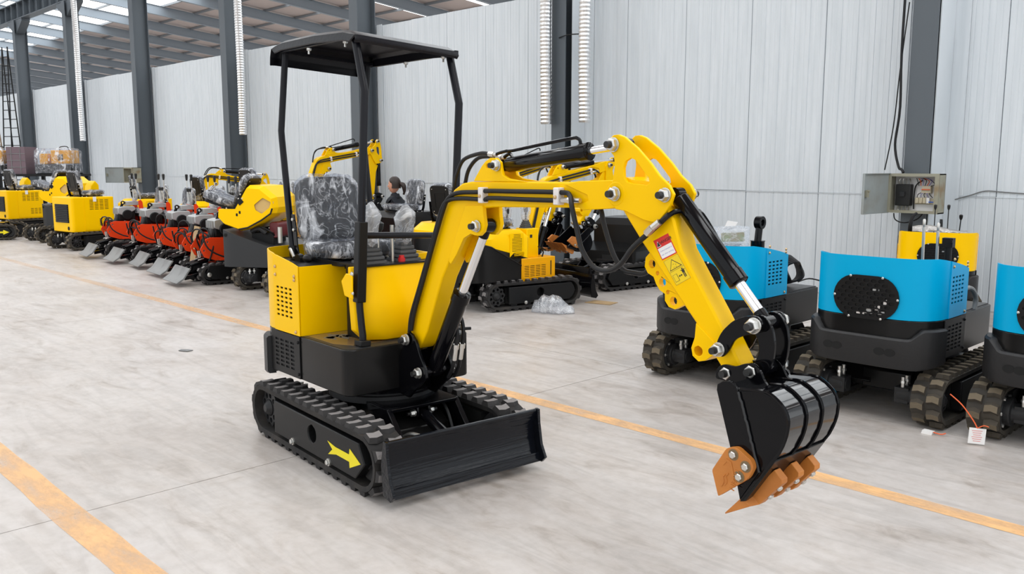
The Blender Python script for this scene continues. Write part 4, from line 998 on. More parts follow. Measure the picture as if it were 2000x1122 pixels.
for y, foot in ((yr, True), (yl, True)):
    q = MB(KM); q.tube([(.190, y, .93), (.192, y, 1.30), (.192, y, 1.96), (.182, y, 1.985), (.09, y, 2.225), (.085, y, 2.25)], .0215, 12, 1); po = q.build('canopy_post', 'tubeblack', MAIN)
    s = MB(KM); s.box((.192, y, 1.09), (.052, .052, .42)); sl_ = s.build('post_sleeve', 'satin', po, 0.005)
    for z in (1.03, .93):
        for sd in (-1, 1): bolt(sl_, (.192, y + sd * .026, z), (0, sd, 0), 'zinc', .013, 'sleeve_bolt')
    s = MB(KM); s.tube([(.192, y, .92), (.196, y, .86), (.21, y, .80), (.225, y, .74), (.235, y, .71), (.235, y, .66)], .019, 12, 2); s.build('lower_post', 'tubeblack', po)
    s = MB(KM); s.box((.235, y, .672), (.07, .06, .03)); s.build('post_foot', 'satin', po, 0.004)
q = MB(KM); q.tube([(.18, yr, 1.19), (.185, yr + .012, 1.215), (.19, yr + .05, 1.228), (.19, yl - .05, 1.228), (.185, yl, 1.20)], .017, 12, 4); q.build('front_bar', 'tubeblack', MAIN)
for y in (yr + .02, yl - .02):
    q = MB(KM); q.tube([(-.60, y, 1.045), (-.625, y, 1.15), (-.775, y, 1.745), (-.785, y, 1.79), (-.75, y, 2.22), (-.748, y, 2.26)], .0195, 12, 1); po = q.build('canopy_post', 'tubeblack', MAIN)
    q = MB(KM); q.cyl((-.598, y, 1.06), (-.607, y, 1.10), .024, 14); q.cyl((-.607, y, 1.10), (-.61, y, 1.115), .028, 14); q.build('post_collar', 'satin', po)
    q = MB(KM); q.tube([(-.60, y - .02, 1.10), (-.53, y - .03, 1.055)], .011, 10); q.build('post_stay', 'zinc', po)
q = MB(); q.prism(stadium(-.47, 1.05, .035, .03, 6), yr - .0, yr + .03, 'y'); q.build('stay_bracket', 'satin', MAIN)
# ------------------------------------------------------------------ the row of cyan excavators (seen from behind) and the yellow one by the wall
def tail_machine(label, loc, rz, m, scale=None, detail=True, old=True, swing=0, group=None, z1=.945, bm='brass', front=.34):
    t = thing('mini_excavator', label, 'excavator', loc, rz, group, scale)
    undercarriage(t, RZ(swing), detail, old, blade=False)
    base_body(t, front=front); rear_hood(t, m, z1=z1, boltm=bm, gz=z1 - .168, rise=.085)
    q = MB(); q.prism([(-.19, -.37), (front - .03, -.37), (front - .03, .30), (-.19, .30)], .6566, .662, 'z'); q.build('floor_mat', 'darkgrey', t)
    return t
CY = []
for lab, x, y in (('cyan mini excavator half hidden behind the yellow stick, plastic document bag on its hood', -3.505, 6.03),
                  ('middle cyan mini excavator, its oval grille wholly in view beside the black bucket', -2.30, 6.08),
                  ('cyan mini excavator cut off by the right edge of the frame', -1.225, 6.12)):
    CY.append(tail_machine(lab, (x, y, 0), 87 if x > -1.5 else 90, 'cyan', swing=3 if x > -1.5 else 0, group='cyan excavators in a row'))
c1, c2, c3 = CY
# levers and odds on the cyan machines
q = MB(); q.cyl((-.25, -.18, .94), (-.25, -.18, 1.03), .05, 20); q.cyl((-.25, -.18, 1.03), (-.25, -.18, 1.035), .054, 20); bs_ = q.build('boom_cylinder', 'black', c1)
q = MB(); q.cyl((-.25, -.18, 1.03), (-.235, -.18, 1.13), .026, 14); q.build('piston_rod', 'black', bs_)
q = MB(); q.prism(circ(-.23, 1.165, .048, 20), -.205, -.155, 'y', [circ(-.23, 1.165, .024, 14)]); q.build('rod_eye', 'black', bs_, 0.004)
for (x, y, h) in ((-.1, -.08, .52), (-.1, -.17, .50)): knob_lever(c2, x, y, .66, h, -.02, .0, 'zinc', 'zinc', .010, ks=.009)
q = MB(); q.tube([(-.12, -.24, .66), (-.12, -.24, 1.06)], .022, 10); q.box((-.12, -.24, 1.09), (.05, .065, .06)); q.cyl((-.145, -.262, 1.10), (-.155, -.262, 1.10), .012, 10); q.build('control_lever', 'satin', c2)
q = MB(); q.tube([(-.16, -.30, .74), (-.05, -.36, .80), (.03, -.38, .72), (.0, -.37, .60)], .016, 10, 5); q.build('hydraulic_hose', 'bladegrey', c2)
# yellow excavator by the wall
yx = tail_machine('yellow mini excavator with oval grille standing by the wall behind the cyan ones', (-3.36, 9.35, 0), 112, 'yellow', .88, False, True, 0, None, .985, 'zinc')
q = MB(); q.prism([(-.27, .77), (-.255, .77), (-.255, .99), (-.27, .99)], HW + .004, HW + .009, 'y'); q.build('level_slot', 'dark', yx, smooth=0)
sv = MB(); sv.prism([(-.50, .70), (-.28, .70), (-.28, .90), (-.50, .90)], HW + .001, HW + .006, 'y', slots(-.485, .715, 4, 6, .047, .028, .036, .014)); sv.build('side_vent', 'yellow', yx)
q = MB(); q.box((-.39, HW + .0008, .8), (.2, .001, .18)); q.build('vent_backing', 'dark', yx, smooth=0)
text('CE', .075, basis((-.44, HW + .007, .985), (-1, 0, 0), (0, 0, 1)), 'ink', yx, 'ce_mark', .0005)
rr = random.Random(11); q = MB(); rings = []
for i in range(13):
    u = i / 12; x0 = -.28 - .36 * 0; yy = .26 - .56 * u
    rings.append([(-.30 + .13 * cos(a) + rr.uniform(-.015, .015), yy, 1.05 + max(0, sin(a)) * (.05 + .03 * sin(u * 5)) * (1 - .5 * u) + rr.uniform(0, .008)) for a in [2 * pi * k / 12 for k in range(12)]])
q.loft(rings); wr_ = q.build('crumpled_wrap', 'cloudy', None, smooth=70); wr_.parent = yx; wr_['label'] = 'crumpled cloudy plastic wrap on the hood'
q = MB(); q.tube([(-.15, .28, .66), (-.15, .28, .95), (-.17, .28, 1.10), (-.15, .26, 1.20), (-.11, .22, 1.24)], .02, 10, 4, radii=lambda t: .03 * (1 - .5 * t)); q.build('control_lever', 'satin', yx)
q = MB(); q.prism(rounded([(-.10, 1.08), (-.06, 1.14), (.0, 1.17), (.04, 1.17), (.03, 1.13), (-.04, 1.09), (-.07, 1.06)], .01, 3), -.06, -.03, 'y', [circ(.01, 1.15, .008, 8)]); q.build('arm_bracket', 'satin', yx, 0.003)
knob_lever(yx, -.12, -.22, .66, .52, .02, -.02, 'satin', 'satin', .006, ks=.018)
for y in (.02, -.12): knob_lever(yx, .12, y, .66, .62, 0, 0, 'darkgrey', 'ink', .006, ks=.016)

# ------------------------------------------------------------------ the larger hooded excavators of the second row
def hood_machine(label, loc, rz, lower='blackbody', hoodm='yellow', swing=0, boom=None, seat_=True, tank=True, blade=True, scale=None, seatz=.955, levers=True, group=None, grille=True, seat_rz=0, seat_x=-.38):
    t = thing('mini_excavator', label, 'excavator', loc, rz, group, scale)
    undercarriage(t, RZ(swing), False, False, blade=blade, bladem='black', L=1.28)
    DEF[0] = T(-.16, 0, -.07)
    def zt(x): return .80 if x < -.48 else (.80 - .26 * (x + .48) / .48 if x < 0 else .54)
    def dens(pl):
        out = []
        for a, b in zip(pl, pl[1:] + pl[:1]):
            n = max(1, int(math.hypot(b[0] - a[0], b[1] - a[1]) / .06))
            out += [(a[0] + (b[0] - a[0]) * i / n, a[1] + (b[1] - a[1]) * i / n) for i in range(n)]
        return out
    pl = dens(plan(.42, -.74, .05, .30))
    q = MB(); q.loft([[(x, y, .40) for x, y in pl], [(x, y, zt(x)) for x, y in pl]]); b = q.build('base_body', lower, t)
    q = MB(); q.tube([(x, y * 1.004, zt(x)) for x, y in pl if y < -.2 and x < .1][::1] or [(0, 0, 0), (0, 0, .1)], .008, 6); q.build('edge_trim', 'satin', b)
    ph = dens(plan(.10, -.73, .04, .29, inset=.004)); pi_ = dens(plan(.06, -.66, .04, .24, inset=.05))
    n = len(ph); ip = resample(plan(.06, -.66, .04, .24, inset=.05), n); ph2 = resample(plan(.10, -.73, .04, .29, inset=.004), n)
    q = MB(); q.loft([[(x, y, zt(x) + .004) for x, y in ph2], [(x, y, max(.86, zt(x) + .01)) for x, y in ph2], [(x, y, .945) for x, y in ip]])
    h = q.build('hood', hoodm, t, smooth=30)
    if grille:
        q = MB(); hs = []
        for i in range(15):
            z = .665 + .0165 * i; a = -.16 + (.03 if i < 3 else 0) + (.02 if i > 11 else 0); bb_ = a + .14 - (.04 if i > 11 else 0)
            hs.append([(a, z), (bb_, z), (bb_, z + .006), (a, z + .006)])
        q.prism([(-.19, .655), (.0, .655), (.0, .91), (-.19, .91)], -HW - .003, -HW + .0025, 'y', hs); g = q.build('hood_louvre', hoodm, h, smooth=0)
        q = MB(); q.box((-.095, -HW + .0022, .78), (.17, .001, .24)); q.build('louvre_backing', 'dark', g, smooth=0)
    if tank:
        q = MB(); q.box((.21, -.30, .50), (.48, .22, .26)); tk = q.build('side_tank', 'amber', t, 0.008)
        q = MB(); q.prism([(-.02, .41), (.33, .41), (.33, .57), (-.02, .57)], -.415, -.4105, 'y', slots(.0, .428, 4, 7, .08, .0185, .068, .007)); tg = q.build('tank_grille', 'amber', tk, smooth=0)
        q = MB(); q.box((.155, -.4103, .49), (.33, .0004, .14)); q.build('grille_backing', 'dark', tg, smooth=0)
        q = MB(); q.box((.385, -.411, .505), (.013, .003, .16)); q.build('level_slot', 'dark', tk, smooth=0)
        q = MB(); q.box((.21, -.20, .78), (.17, .2, .33)); cl = q.build('control_column', hoodm, t, 0.008)
        q = MB(); q.box((.185, -.302, .86), (.03, .004, .035)); q.build('column_switch', 'ink', cl)
        q = MB(); q.tube([(.28, -.38, .63), (.30, -.38, .68), (.26, -.39, .72)], .008, 8); q.box((.27, -.39, .725), (.10, .04, .014), Matrix.Rotation(.5, 3, 'Y')); q.build('foot_pedal', 'satin', t)
    if levers:
        for y in (-.2, .14): boot(t, .19, y, .945, .06, .10); bagged_lever(t, .19, y, 1.03, .20, seed=int(abs(loc[0] * 10)) + int(y * 10))
        knob_lever(t, .05, -.06, .945, .16, 0, 0, 'zinc', 'ink', ks=.012)
    if seat_: seat(t, seat_x, 0, seatz, seat_rz)
    if boom is not None:
        ab, as_, ox, oz = boom; mt = T(ox, 0, oz); boom_set(t, mt, ab, as_); brackets(t, mt)
    DEF[0] = I4
    return t
hood_machine('yellow excavator with black slanted base and amber side tank, right behind the nearest boom', (-7.12, 6.98, 0), 84, swing=-6, boom=(10, -84, -.18, -.14), seat_=True)
m2 = hood_machine('all black excavator body behind the amber tank machine, near the wall', (-7.27, 9.04, 0), 282, lower='blackbody', hoodm='blackbody', swing=-22, boom=None, seat_=False, tank=False, levers=False, grille=False)
hood_machine('yellow excavator whose black seat shell shows its back, beside the woman', (-8.28, 7.52, 0), 90, boom=(12, -62, -.18, -.12), tank=True, blade=False)
hood_machine('dark excavator with film wrapped seat facing left, in front of the woman', (-10.66, 7.74, 0), 265, hoodm='blackbody', lower='blackbody', boom=None, tank=False, levers=False, grille=False, scale=1.0, blade=False)
hood_machine('yellow excavator behind the nearest seat, its boom raised above the backrest', (-13.45, 7.74, 0), 92, boom=(8, -50, -.05, -.04), tank=True, scale=1.12)
hood_machine('yellow excavator behind the red machines with boom reaching over them', (-18.0, 7.6, 0), 66, boom=(-9, -30, .0, -.05), tank=True)
hood_machine('yellow hooded excavator in the back row behind the second and third red machines', (-16.3, 8.1, 0), 95, boom=None, tank=False)
hood_machine('yellow hooded excavator in the back row behind the nearest red machine', (-14.75, 8.4, 0), 88, boom=None, tank=False)

# excavators with the hood tipped open, seat leaning back to the left
def open_hood_machine(label, loc, rz, hz, off=0.0, rear=-.42):
    t = thing('mini_excavator', label, 'excavator', loc, rz)
    undercarriage(t, I4, True, True, blade=False)
    mh = RZ(hz) @ T(off, 0, 0)
    pl = plan(.29, rear, .05, .12); n = 40; pr = resample(pl, n)
    def zt(x): return .755 + max(-.6, x - .25) * .33
    q = MB(mh); q.loft([[(x, y, .30) for x, y in pr], [(x, y, zt(x)) for x, y in pr]]); b = q.build('base_body', 'darkgrey', t)
    q = MB(mh); q.prism(circ(.24, .70, .022, 12), HW + .0005, HW + .002, 'y'); q.build('body_hole', 'dark', b, smooth=0)
    prof = [(.372, 1.023), (.382, .908), (.30, .824), (.083, .748), (-.058, .775), (-.263, .882), (-.404, .978), (-.43, 1.05), (-.415, 1.177), (-.244, 1.312), (-.058, 1.324), (.128, 1.023)]
    win = rounded([(-.144, 1.08), (-.263, 1.17), (-.372, 1.116), (-.35, 1.05), (-.244, .97), (-.16, 1.015)], .015, 3)
    # chamfered hood: two side faces inset from a wider belt
    q = MB(mh); W2 = .36
    ins = [(x * .90 + .0, 1.0 + (z - 1.0) * .88) for x, z in prof]
    q.loft([[(x, -W2, z) for x, z in ins], [(x, -W2 + .09, z) for x, z in prof], [(x, W2 - .09, z) for x, z in prof], [(x, W2, z) for x, z in ins]], cap=False)
    q.prism(ins, W2 - .006, W2, 'y', [win]); q.prism(ins, -W2, -W2 + .006, 'y', [win])
    h = q.build('open_hood', 'yellow', t, smooth=20)
    q = MB(mh); q.prism(rounded([(-.12, 1.06), (-.26, 1.19), (-.40, 1.12), (-.37, 1.03), (-.25, .95), (-.14, 1.0)], .02, 3), W2 - .05, W2 - .02, 'y'); q.build('hood_insulation', 'foam', h)
    q = MB(mh); q.tube([(x, W2 + .003, z - .006) for x, z in ins[3:8]], .011, 6); q.build('rubber_edge', 'hose', h)
    for x, z in ((.09, .955), (.05, .985)):
        q = MB(mh); q.prism(rrect(x - .012, z - .018, x + .012, z + .018, .006, 3), W2 + .0005, W2 + .003, 'y'); q.build('hood_slot', 'dark', h, smooth=0)
    q = MB(mh); q.tube([(-.04, W2 - .02, 1.24), (.0, W2 - .01, 1.17), (.04, W2, 1.13)], .010, 8); q.build('gas_strut', 'zinc', h)
    q = MB(mh); q.box((.04, W2 - .0, 1.12), (.07, .02, .07), Matrix.Rotation(.7, 3, 'Y')); q.build('strut_bracket', 'satin', h, 0.004)
    seat(t, .12, 0, .0, 0, 17, 10, True, mh @ T(.10, .06, 1.03), 'operator_seat', .40)
    # engine bay glimpsed through the gap
    q = MB(mh); q.box((-.18, .05, .62), (.30, .36, .22)); e = q.build('engine_block', 'satin', t, 0.01)
    q = MB(mh); q.prism(rrect(-.40, .66, -.27, .86, .04, 4), -.12, .22, 'y'); q.build('fuel_tank', 'maroon', e, 0.01)
    q = MB(mh); q.tube([(-.05, .26, .74), (-.16, .28, .78), (-.24, .26, .72)], .03, 10, 4); q.build('exhaust_pipe', 'cast', e)
    q = MB(mh); q.cyl((-.42, .24, .60), (-.42, .24, .80), .03, 14); q.build('filler_neck', 'zinc', e)
    q = MB(mh); q.tube([(-.12, .20, .70), (-.20, .30, .80), (-.30, .28, .75), (-.34, .2, .68)], .010, 8, 4); q.build('engine_hose', 'hose', e)
    return t
open_hood_machine('yellow machine with hood tipped open and seat leaning back, left of the nearest excavator', (-9.9, 5.92, 0), 90, 125, .60, -.95)
open_hood_machine('yellow machine with hood tipped open and seat leaning back, far left behind the louvred one', (-19.6, 6.2, 0), 90, 125)

# yellow box-bodied excavators at the left end
def box_machine(label, loc, rz, seatit=True, seat_rz=0, vents=True, group=None, scale=None, arrow=False):
    t = thing('mini_excavator', label, 'excavator', loc, rz, group, scale)
    undercarriage(t, I4, True, True, blade=False, arrow=arrow)
    pl = plan(.18, -.62, .05, .06)
    q = MB(); q.prism(pl, .33, .97, 'z'); b = q.build('box_body', 'yellow', t, 0.012)
    q = MB(); hs = slots(-.30, .74, 4, 7, .095, .028, .078, .010) + slots(-.13, .44, 3, 5, .085, .028, .07, .010)
    q.prism([(-.40, .36), (.13, .36), (.13, .95), (-.40, .95)], -HW - .006, -HW - .0005, 'y', hs if vents else []); v = q.build('vent_panel', 'yellow', b, smooth=0)
    q = MB(); q.box((-.13, -HW - .0004, .65), (.50, .0006, .56)); q.build('vent_backing', 'dark', v, smooth=0)
    q = MB(); q.prism([(-.25, .50), (.25, .50), (.25, .84), (-.25, .84)], -.627, -.62, 'x'); lv = q.build('radiator_louvre', 'satin', b)
    for i in range(10):
        q = MB(); q.box((-.632, 0, .52 + .033 * i), (.02, .48, .012), Matrix.Rotation(.5, 3, 'Y')); q.build('louvre_slat', 'satin', lv)
    q = MB(); q.cyl((-.621, -.22, .40), (-.626, -.22, .40), .035, 16); q.build('body_hole', 'dark', b, smooth=0)
    q = MB(); q.box((-.20, -HW - .009, .93), (.06, .004, .09)); q.build('paper_tag', 'paper', t)
    if seatit: seat(t, -.30, 0, .985, seat_rz)
    q = MB(); q.prism([(.0, .97), (.17, .97), (.17, 1.18), (.10, 1.26), (.02, 1.16)], .12, .36, 'y'); q.build('front_cowl', 'yellow', t, 0.012)
    return t
box_machine('yellow box bodied excavator with rows of side vents, left of the red machines', (-17.55, 6.05, 0), 98)
box_machine('yellow excavator cut off by the left edge, yellow arrow on its track', (-21.1, 5.0, 0), 60, True, 0, False, arrow=True)
box_machine('yellow excavator with black slots in the far left row, behind the tipped hood', (-22.6, 6.3, 0), 100, True, 0, True)

# ------------------------------------------------------------------ five small red tracked machines with grey blades
def red_machine(label, loc, rz, seedn):
    r = random.Random(seedn)
    t = thing('red_mini_excavator', label, 'excavator', loc, rz, 'red machines in a slanting row')
    for s in (-1, 1): make_track(t, s, I4, False, False, .255, .15, 1.12, .285, plain=True)
    q = MB(); q.box((0, 0, .2), (.7, .36, .14)); q.lathe((0, 0, .26), (0, 0, 1), [(0, .22), (.06, .22)], 24); q.build('carbody', 'blackbody', t, 0.006)
    q = MB(); q.prism([(.66, .235), (.68, .24), (.77, .115), (.86, .055), (.845, .045), (.755, .10)], -.31, .31, 'y'); bl = q.build('dozer_blade', 'bladegrey', t, 0.003)
    a = MB()
    for s in (-1, 1): a.prism([(.2, .14), (.70, .07), (.70, .12), (.2, .22)], s * .13 - .02, s * .13 + .02, 'y')
    a.build('blade_arms', 'black', bl, 0.004)
    for s in (-1, 1):
        c = MB(); c.cyl((.30, s * .07, .33), (.60, s * .07, .25), .03, 12); c.cyl((.60, s * .07, .25), (.66, s * .07, .21), .014, 10); c.build('blade_cylinder', 'black', t)
        c = MB(); c.cyl((.42, s * .07 + .02, .335), (.50, s * .07 + .02, .315), .010, 8); c.build('hose_fitting', 'zinc', t)
    for s in (-1, 1):
        q = MB(); q.prism([(.50, .47), (.45, .36), (.30, .31), (-.10, .31), (-.10, .60), (.36, .62), (.42, .60)], s * .20 - .008, s * .20 + .008, 'y', [circ(.40, .56, .013, 10), circ(.45, .45, .013, 10)]); q.build('side_plate', 'red', t, 0.003)
    q = MB(); q.box((.12, 0, .46), (.03, .38, .28)); q.box((-.05, 0, .318), (.6, .44, .02)); q.box((-.10, 0, .45), (.03, .4, .28)); q.build('body_frame', 'red', t, 0.003)
    for s in (-1, 1):
        q = MB(); q.prism([(-.16, .33), (-.06, .33), (-.04, .95), (-.08, .97), (-.11, .93)], s * .20 - .012, s * .18 + .012, 'y'); q.build('upright_bar', 'red', t, 0.003)
    DEF[0] = T(.12, 0, -.02)
    # engine with finned shroud
    q = MB(); q.box((.02, .0, .74), (.26, .30, .20)); q.cyl((.02, .16, .74), (.02, .20, .74), .085, 18); q.cyl((.02, -.16, .74), (.02, -.20, .74), .085, 18); e = q.build('engine', 'satin', t, 0.012)
    q = MB(); q.prism(rounded([(.06, .72), (.17, .76), (.17, .86), (.08, .88), (-.10, .88), (-.12, .82)], .02, 3), -.13, .17, 'y'); q.build('engine_shroud', 'enginegrey', e, 0.01)
    for k in range(7):
        f = MB(); f.box((.175, -.11 + .042 * k, .80), (.02, .012, .10)); f.build('shroud_fin', 'enginegrey', e)
    q = MB(); q.prism([(.07, .62), (.18, .62), (.15, .75), (.09, .76)], -.12, .12, 'y'); q.build('air_duct', 'satin', e, 0.006)
    q = MB(); q.box((-.08, .02, .93), (.2, .22, .07)); q.build('valve_block', 'enginegrey', e, 0.006)
    DEF[0] = I4
    for s in (-1, 1):
        q = MB(); q.lathe((.02 + .56 - .142, s * .335, .142), (0, s, 0), [(0, .03), (.008, .03), (.012, .02)], 14); q.build('idler_cap', 'zinc', t)
    # boom cylinder standing up, its eye free
    q = MB(); q.cyl((.42, .06, .36), (.22, .06, .82), .038, 16); cy = q.build('swing_cylinder', 'darkgrey', t)
    q = MB(); q.cyl((.22, .06, .82), (.19, .06, .90), .022, 12); q.prism(circ(.18, .92, .034, 16), .04, .08, 'y', [circ(.18, .92, .018, 12)]); q.build('rod_eye', 'black', cy, 0.003)
    for k in range(2):
        q = MB(); q.cyl((.47 + k * .02, .10, .36), (.48 + k * .02, .11, .44), .012, 8); q.build('hose_fitting', 'zinc', t)
    for k in range(4):
        ax, ay = .38 + r.uniform(-.05, .08), r.uniform(-.05, .2); rad = .18 + r.uniform(0, .08); z0 = .5 + r.uniform(-.08, .08)
        q = MB(); q.tube([(ax + .1 * sin(a * 2) * .4, ay - .28 + .30 * (1 - cos(a)) * .5 + r.uniform(-.01, .01), z0 + rad * sin(a) - .04 * k) for a in [-.6 + 4.2 * i / 8 for i in range(9)]], .011, 8, 4); q.build('hydraulic_hose', 'hose', t)
    q = MB(); q.tube([(.48, -.24, .62), (.42, -.27, .46), (.20, -.29, .38), (-.05, -.27, .40), (-.22, -.22, .50)], .011, 8, 4); q.build('hydraulic_hose', 'hose', t)
    q = MB(); q.tube([(.48, .26, .66), (.42, .29, .48), (.20, .30, .36), (-.05, .29, .37), (-.22, .24, .52)], .011, 8, 4); q.build('hydraulic_hose', 'hose', t)
    # levers: two long bent ones and two short pairs
    for s in (-1, 1):
        q = MB(); q.tube([(-.10, s * .10, .96), (-.10, s * .10, 1.08), (-.04, s * .13, 1.20), (-.04, s * .13, 1.34)], .0085, 8); l = q.build('long_lever', 'zinc', t)
        k = MB(); k.lathe((-.04, s * .13, 1.32), (0, 0, 1), [(0, .012), (.03, .018), (.09, .022), (.10, .014)], 12); k.build('lever_knob', 'ink', l)
        for d in (0, .05): knob_lever(t, -.02 - d * .2, s * (.03 + d), .96, .19, .0, s * .01, 'zinc', 'ink', .006, 'short_lever', ks=.013)
    q = MB(); q.cyl((.0, .12, .96), (.0, .12, 1.0), .04, 16); q.build('filler_cap', 'enginegrey', t)
    seat(t, -.42, 0, .72, 0)
    q = MB(); q.box((-.28, 0, .62), (.34, .3, .14)); q.build('seat_box', 'blackbody', t, 0.006)
    return t
REDS = [('red tracked mini machine nearest the camera, cardboard leaning behind its blade', -11.22, 5.63), ('red tracked mini machine second from the cardboard end of the row', -12.28, 5.84), ('red tracked mini machine in the middle of the red row', -13.42, 6.02),
        ('red tracked mini machine fourth along the red row, away from the cardboard', -14.42, 6.0), ('red tracked mini machine next to the louvred yellow box body', -15.5, 5.98)]
for k, (lab, x, y) in enumerate(REDS): red_machine(lab, (x, y, 0), -97 + [0, 2, -2, 1, 0][k], k + 3)

# ------------------------------------------------------------------ stacked goods at the far left
t = thing('storage_rack', 'black steel rack at the far left carrying wrapped machines', 'rack', (-26.2, 7.55, 0), 45.6)
for x in (-1.2, 0, 1.2):
    for y in (-.4, .4):
        q = MB(); q.box((x, y, .645), (.08, .08, 1.29)); q.build('rack_post', 'satin', t)
for z in (.45, .9, 1.27):
    q = MB(); q.box((0, 0, z), (2.6, .9, .06)); q.build('rack_shelf', 'satin', t)
def on_rack(d): return (-26.2 + d * .70, 7.55 + d * .714, 1.301)
def packed(label, loc, rz, w=1.0):
    p = thing('packed_machine', label, 'machine', loc, rz)
    q = MB(); q.prism(rrect(-w / 2, -.35, w / 2, .35, .08, 4), 0, .26, 'z'); q.build('machine_base', 'darkgrey', p, 0.02)
    q = MB(); q.box((w * .18, 0, .45), (w * .5, .55, .36)); h = q.build('housing', 'amber', p, 0.02)
    q = MB(); q.prism([(w * .12, .36), (w * .26, .36), (w * .26, .52), (w * .12, .52)], -.281, -.276, 'y', slots(w * .13, .38, 2, 5, .05, .028, .04, .012)); q.build('housing_vent', 'satin', h)
    q = MB(); q.tube([(w * .05, 0, .63), (w * .06, 0, .72), (w * .25, 0, .73), (w * .3, 0, .63)], .012, 8, 3); q.build('carry_handle', 'ink', p)
    q = MB(); q.box((-w * .28, 0, .40), (w * .22, .5, .28)); q.build('side_module', 'amber', p, 0.02)
    r = random.Random(int(abs(loc[0] * 100))); q = MB()
    rings = []
    for z, g in ((.02, .02), (.2, .04), (.4, .03), (.6, .02), (.68, -.1)):
        rings.append([(px * (1 + g) + r.uniform(-.02, .02), py * (1 + g) + r.uniform(-.02, .02), z + r.uniform(-.01, .01)) for px, py in resample(rrect(-w / 2, -.36, w / 2, .36, .1, 4), 26)])
    q.loft(rings); q.build('shrink_wrap', 'seatfilm', p, smooth=60, label='clear shrink wrap around the machine')
    return p
packed('amber machine shrink wrapped on the rack, right end', on_rack(.66), 45.6, 1.0)
packed('amber machine shrink wrapped on the rack, left end', on_rack(-.98), 45.6, .6)
t = thing('mesh_crate', 'brown crate with pale crossbars between the wrapped machines on the rack', 'crate', on_rack(-.33), 45.6)
q = MB(); q.box((0, 0, .36), (.5, .6, .72)); q.build('crate_body', 'beige', t)
for x in (-.12, .12):
    q = MB(); q.box((x, -.304, .36), (.015, .008, .71)); q.build('crate_bar', 'bladegrey', t)
for z in (.18, .36, .54):
    q = MB(); q.box((0, -.306, z), (.5, .008, .015)); q.build('crate_bar', 'bladegrey', t)
# two step ladders by the far column
def ladder(label, loc, rz, h, lean_, m):
    t = thing('ladder', label, 'ladder', loc, rz)
    for s in (-1, 1):
        for d in (-1, 1):
            q = MB(); q.tube([(s * .26, d * lean_, 0), (s * .15, 0, h)], .022, 6); q.build('ladder_rail', m, t, smooth=0)
    for i in range(1, int(h / .32)):
        f = i * .32 / h
        for d in (-1, 1):
            q = MB(); q.tube([(-.26 + .11 * f, d * lean_ * (1 - f), h * f), (.26 - .11 * f, d * lean_ * (1 - f), h * f)], .015, 6); q.build('ladder_rung', m, t, smooth=0)
ladder('tall black folding ladder by the farthest column at the left edge', (-36.6, 9.83, 0), 20, 5.8, .28, 'satin')
ladder('shorter wooden folding ladder beside the tall black one', (-36.0, 9.05, 0), 40, 3.9, .40, 'wood')

